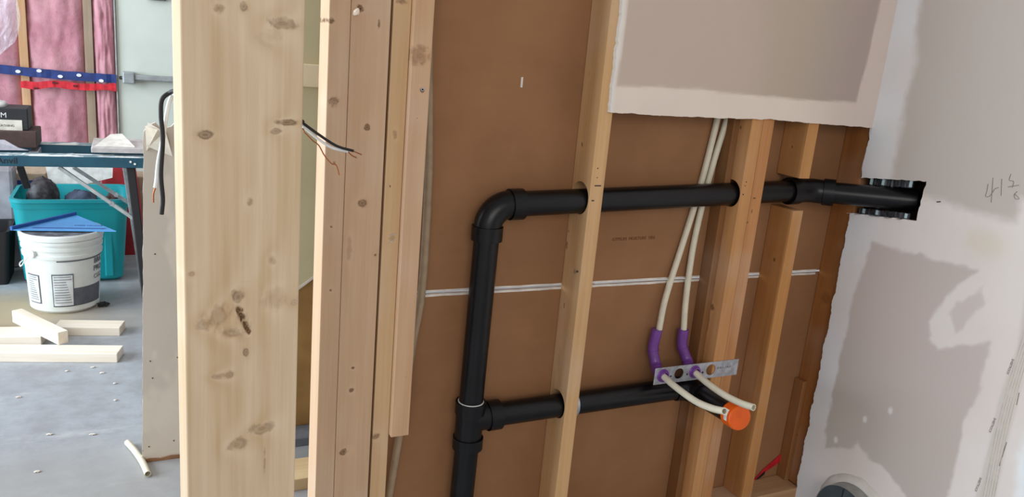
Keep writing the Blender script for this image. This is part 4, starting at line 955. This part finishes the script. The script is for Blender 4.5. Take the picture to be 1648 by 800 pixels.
thing('black_crate', loft([rrect(xq - .17, yb - .03, 0.0, .15, .12, .02), rrect(xq - .17, yb - .03, ic(10, 372, yb - .15).z, .17, .14, .02), rrect(xq - .17, yb - .03, ic(10, 372, yb - .15).z - .004, .155, .125, .02), rrect(xq - .17, yb - .03, .02, .14, .11, .02)], True, True), M_black, 'black plastic crate on the floor left of the tote', 'crate')
thing('cardboard_box', box(ic(204, 330, 3.3).x, ic(245, 330, 3.3).x, 3.3, 3.5, 0.0, ic(215, 285, 3.3).z, .004), mat('beige_box', (168, 146, 124), .8), 'beige cardboard box far behind the right bench leg', 'box')

# ------------------------------------------------------------------ bucket
BC = U(100, 496, 2, 0.0); bcx, bcy = BC.x, BC.y + .05
dpt = lambda z: (Vector((bcx, bcy, z)) - CAM).dot(MF)
bcx = U(103, 440, 1, bcy).x
rt_ = 59.5 / F * dpt(.35); rb_ = 48.5 / F * dpt(.03); bzr = U(100, 380, 1, bcy - rt_ * .9).z
M_bkt = mat('bucket_plastic', (222, 226, 222), .45, .4, var=.05, scale=12)
bk = empty('plaster_bucket', (bcx, bcy, 0), 'white plastic pail with printed labels on the floor in front of the teal tote', 'bucket')
H = bzr
def rad(z): return rb_ + (rt_ * .955 - rb_) * (z / H) 
prof = [(.006, -.008), (.014, 0)] + [(H * k, 0) for k in (.2, .4, .6, .70)] + [(H * .705, .006), (H * .745, .007), (H * .75, .001), (H * .80, .001), (H * .805, .007), (H * .835, .007), (H * .84, .001), (H * .875, .001), (H * .88, .008), (H * .915, .008), (H * .92, .003), (H * .93, .010), (H * .985, .010), (H, .006), (H, .0)]
secs = [circ(bcx, bcy, 0.0, rb_ - .015)] + [circ(bcx, bcy, z, rad(z) + d) for z, d in prof] + [circ(bcx, bcy, H * .98, rad(H) - .006), circ(bcx, bcy, .02, rb_ - .006)]
o = mesh('pail', loft(secs, True, True), M_bkt, bk); autosmooth(o, 35)
o = mesh('lid', loft([circ(bcx, bcy, H * .96, rad(H) - .007), circ(bcx, bcy, H * .985, rad(H) - .008)], True, True), mat('lid_grey', (110, 112, 118), .7, var=.4, scale=30), bk)
vd = math.atan2(CAM.y - bcy, CAM.x - bcx)       # direction that faces the camera
def patch(a0, a1, z0, z1, off_, m, name, parent, n=10):
    bm = bmesh.new(); g_ = []
    for i in range(n + 1):
        t_ = vd + R(a0 + (a1 - a0) * i / n); g_.append([bm.verts.new((bcx + (rad(z) + o_) * math.cos(t_), bcy + (rad(z) + o_) * math.sin(t_), z)) for z, o_ in ((z0, off_), (z1, off_), (z1, off_ - .0014), (z0, off_ - .0014))])
    for p_, q_ in zip(g_, g_[1:]):
        for k in range(4): bm.faces.new((p_[k], p_[(k + 1) % 4], q_[(k + 1) % 4], q_[k]))
    bm.faces.new(g_[0]); bm.faces.new(g_[-1]); bmesh.ops.recalc_face_normals(bm, faces=bm.faces); return mesh(name, bm, m, parent)
M_lg = mat('label_grey', (92, 96, 104), .5); M_lw = mat('label_white', (214, 218, 218), .5); M_lp = mat('label_print', (128, 132, 136), .6)
patch(-8, 72, .10 * H, .33 * H, .0012, M_lg, 'grey_label', bk, 20)
def infolabel(a0, a1, z0, z1):
    p = patch(a0, a1, z0 * H, z1 * H, .0022, M_lg, 'label_border', bk); patch(a0 + 1.6, a1 - 1.6, (z0 + .015) * H, (z1 - .015) * H, .0030, M_lw, 'info_label', p)
    q = None
    for k in range(11):
        zz = z0 + .05 + k * (z1 - z0 - .09) / 10; patch(a0 + 3.5, a1 - 3.5 - (k * 37 % 9), zz * H, (zz + .010) * H, .0036, M_lp, 'print_line', p, 6)
infolabel(-19, 14, .10, .52); infolabel(-66, -40, .13, .50)
def curved_text(s, size, a_c, z, m, name, parent):
    t_ = vd + R(a_c); nrm = Vector((math.cos(t_), math.sin(t_), 0)); P_ = Vector((bcx, bcy, z)) + nrm * (rad(z) + .002)
    o_ = text(name, s, size, P_, Vector((-math.sin(t_), math.cos(t_), 0)), nrm, m, parent, 'CENTER', .0006)
    for v in o_.data.vertices:
        w_ = v.co + Vector(parent.location); a2 = t_ + ((w_ - P_).dot(Vector((-math.sin(t_), math.cos(t_), 0)))) / rad(z); off2 = (w_ - P_).dot(nrm)
        v.co = Vector((bcx + (rad(w_.z) + .0018 + off2) * math.cos(a2), bcy + (rad(w_.z) + .0018 + off2) * math.sin(a2), w_.z)) - Vector(parent.location)
curved_text('BRA', .036, 64, .60 * H, M_lg, 'big_lettering', bk); curved_text('PRO', .036, 64, .50 * H, M_lg, 'big_lettering', bk); curved_text('CGC', .03, 64, .40 * H, M_lp, 'small_lettering', bk)
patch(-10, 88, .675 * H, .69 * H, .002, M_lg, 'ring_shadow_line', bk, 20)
hl = vd + R(-46); hp = Vector((bcx + (rad(H * .77) + .012) * math.cos(hl), bcy + (rad(H * .77) + .012) * math.sin(hl), H * .77))
mesh('handle_ear', tube([hp - Vector((math.cos(hl), math.sin(hl), 0)) * .014, hp + Vector((math.cos(hl), math.sin(hl), 0)) * .004], .018, 16), M_bkt, bk)
bail = []
for k in range(25):
    t_ = hl - R(180 * k / 24); rr = rad(H * .7) + .016; dip = math.sin(math.pi * k / 24)
    bail.append((bcx + rr * math.cos(t_), bcy + rr * math.sin(t_), H * .77 - .075 * min(1, dip * 2.2)))
mesh('bail_handle', tube(bail, .0028, 8), M_white, bk, smooth=True)
gp = Vector(bail[5]).lerp(Vector(bail[6]), .5)

# speed square resting on the rim
ZQ = H + .0012
q = [U(18, 371, 2, ZQ), U(187, 373, 2, ZQ), U(122, 347, 2, ZQ + .002)]
M_blue = mat('blue_alu', (98, 172, 236), .5, .4, 0, var=.05); M_blued = mat('blue_dark', (36, 88, 160), .45, .5)
sq = thing('speed_square', prism([q[0], q[1], q[2]], (0, 0, .004)), M_blue, 'blue triangular carpenter square lying across the bucket rim', 'tool')
d_ = (q[2] - q[0]); nrm = Vector((-d_.y, d_.x, 0)).normalized() * .006
mesh('fence', prism([q[0] - nrm, q[0] + nrm, q[2] + nrm, q[2] - nrm], (0, 0, .018)), M_blued, sq)
e_ = [q[0].lerp(q[1], t_) + (q[2] - q[0]) * .10 for t_ in (.12, .82)]
mesh('scale_slot', prism([e_[0], e_[1], e_[1] + d_ * .045, e_[0] + d_ * .045], (0, 0, .0048)), M_blued, sq)
tx = q[0].lerp(q[1], .42) + d_ * .28
text('scale_marks', 'SPEED SQUARE', .017, tx + Vector((0, 0, .0045)), q[1] - q[0], (0, 0, 1), M_blued, sq, ext=.0004)

# ------------------------------------------------------------------ lumber offcuts on the slab
def plank(p, q, w_, h_, label, z0=0.0, sd=0.0, up=0.0, base=(240, 232, 218), ext=0.0):
    """board whose near lower edge runs p->q on the slab; it extends away from the camera by w_"""
    p, q = Vector(p), Vector(q); d = (q - p); L_ = d.length; ang = math.atan2(d.y, d.x)
    bm = bmesh.new(); bbox_into(bm, -ext, L_, 0, w_, 0, h_, .0025, None, 2); bmesh.ops.recalc_face_normals(bm, faces=bm.faces)
    me_ = bpy.data.meshes.new('lumber_offcut'); bm.to_mesh(me_); bm.free(); o_ = bpy.data.objects.new('lumber_offcut', me_); COL.objects.link(o_)
    me_.materials.append(wood('offcut_%g' % sd, base, (222, 204, 178), 0, 1, (), sd)); o_.location = (p.x, p.y, z0); o_.rotation_euler = (0, -up, ang); return props(o_, label, 'lumber')
p0, p1 = U(0, 583, 2, 0), U(189, 584, 2, 0)
plank(p0, p1, .089, .038, 'long pale two-by-four lying nearest the camera on the slab', 0, 31.0, 0, ext=.3)
p0, p1 = U(60, 540, 2, 0), U(193, 541, 2, 0)
plank(p0, p1, .089, .038, 'pale two-by-four behind the nearest one, its right end free', 0, 34.0, ext=-.06)
p1 = U(92, 553, 2, 0); p0 = U(22, 524, 2, 0.02)
dd = (Vector((p1.x, p1.y, 0)) - Vector((p0.x, p0.y, 0)))
pa = U(-120, 560, 2, 0); pbb = U(76, 556, 2, 0)
plank(pa + Vector((0, .004, 0)), pbb + Vector((-.02, .004, 0)), .12, .038, 'wide pale offcut lying flat, tucked in behind the nearest board', 0, 38.0)
e0 = U(94, 556, 2, 0.0385); e1_ = U(20, 519, 2, 0.0385)
# diagonal piece lies across the two flat boards
o = plank(e1_, e0, .040, .052, 'short pale stick lying diagonally across the flat boards', .0395, 41.0)
thing('lumber_offcut', box(-2.70, -2.43, 2.035, 2.10, 0, .038, .002), wood('offcut_far', (226, 212, 184), (202, 176, 140), 0, 1, (), 44.0), 'pale offcut at the left frame edge behind the diagonal stick', 'lumber')
# pex offcut and black scrap
P = [U(205, 712, 2, .011), U(218, 727, 2, .011), U(230, 745, 2, .011), U(238, 763, 2, .011)]
o = thing('pex_offcut', tube(smooth_path(P, 6), .0095, 14, .002), M_pex, 'short bent piece of white tube lying on the slab by the drywall strip', 'tube', smooth=False); autosmooth(o)
P = U(166, 491, 2, .008); blob((P.x, P.y, .0125), (.022, .014, .010), 'black_scrap', 'small black scrap lying on the slab right of the bucket', M_black, 'scrap', 4, .6)
for k in range(9):
    P = U(*[(108, 598), (150, 592), (165, 601), (185, 618), (30, 640), (80, 700), (186, 645), (60, 760), (150, 700)][k], 2, 0)
    blob((P.x, P.y, .0028), (.006 + .002 * (k % 3), .004, .0024), 'plaster_crumb', 'tiny white plaster crumb on the bare slab', M_white_edge, 'debris', k, .5)['group'] = 'plaster crumbs on the slab'
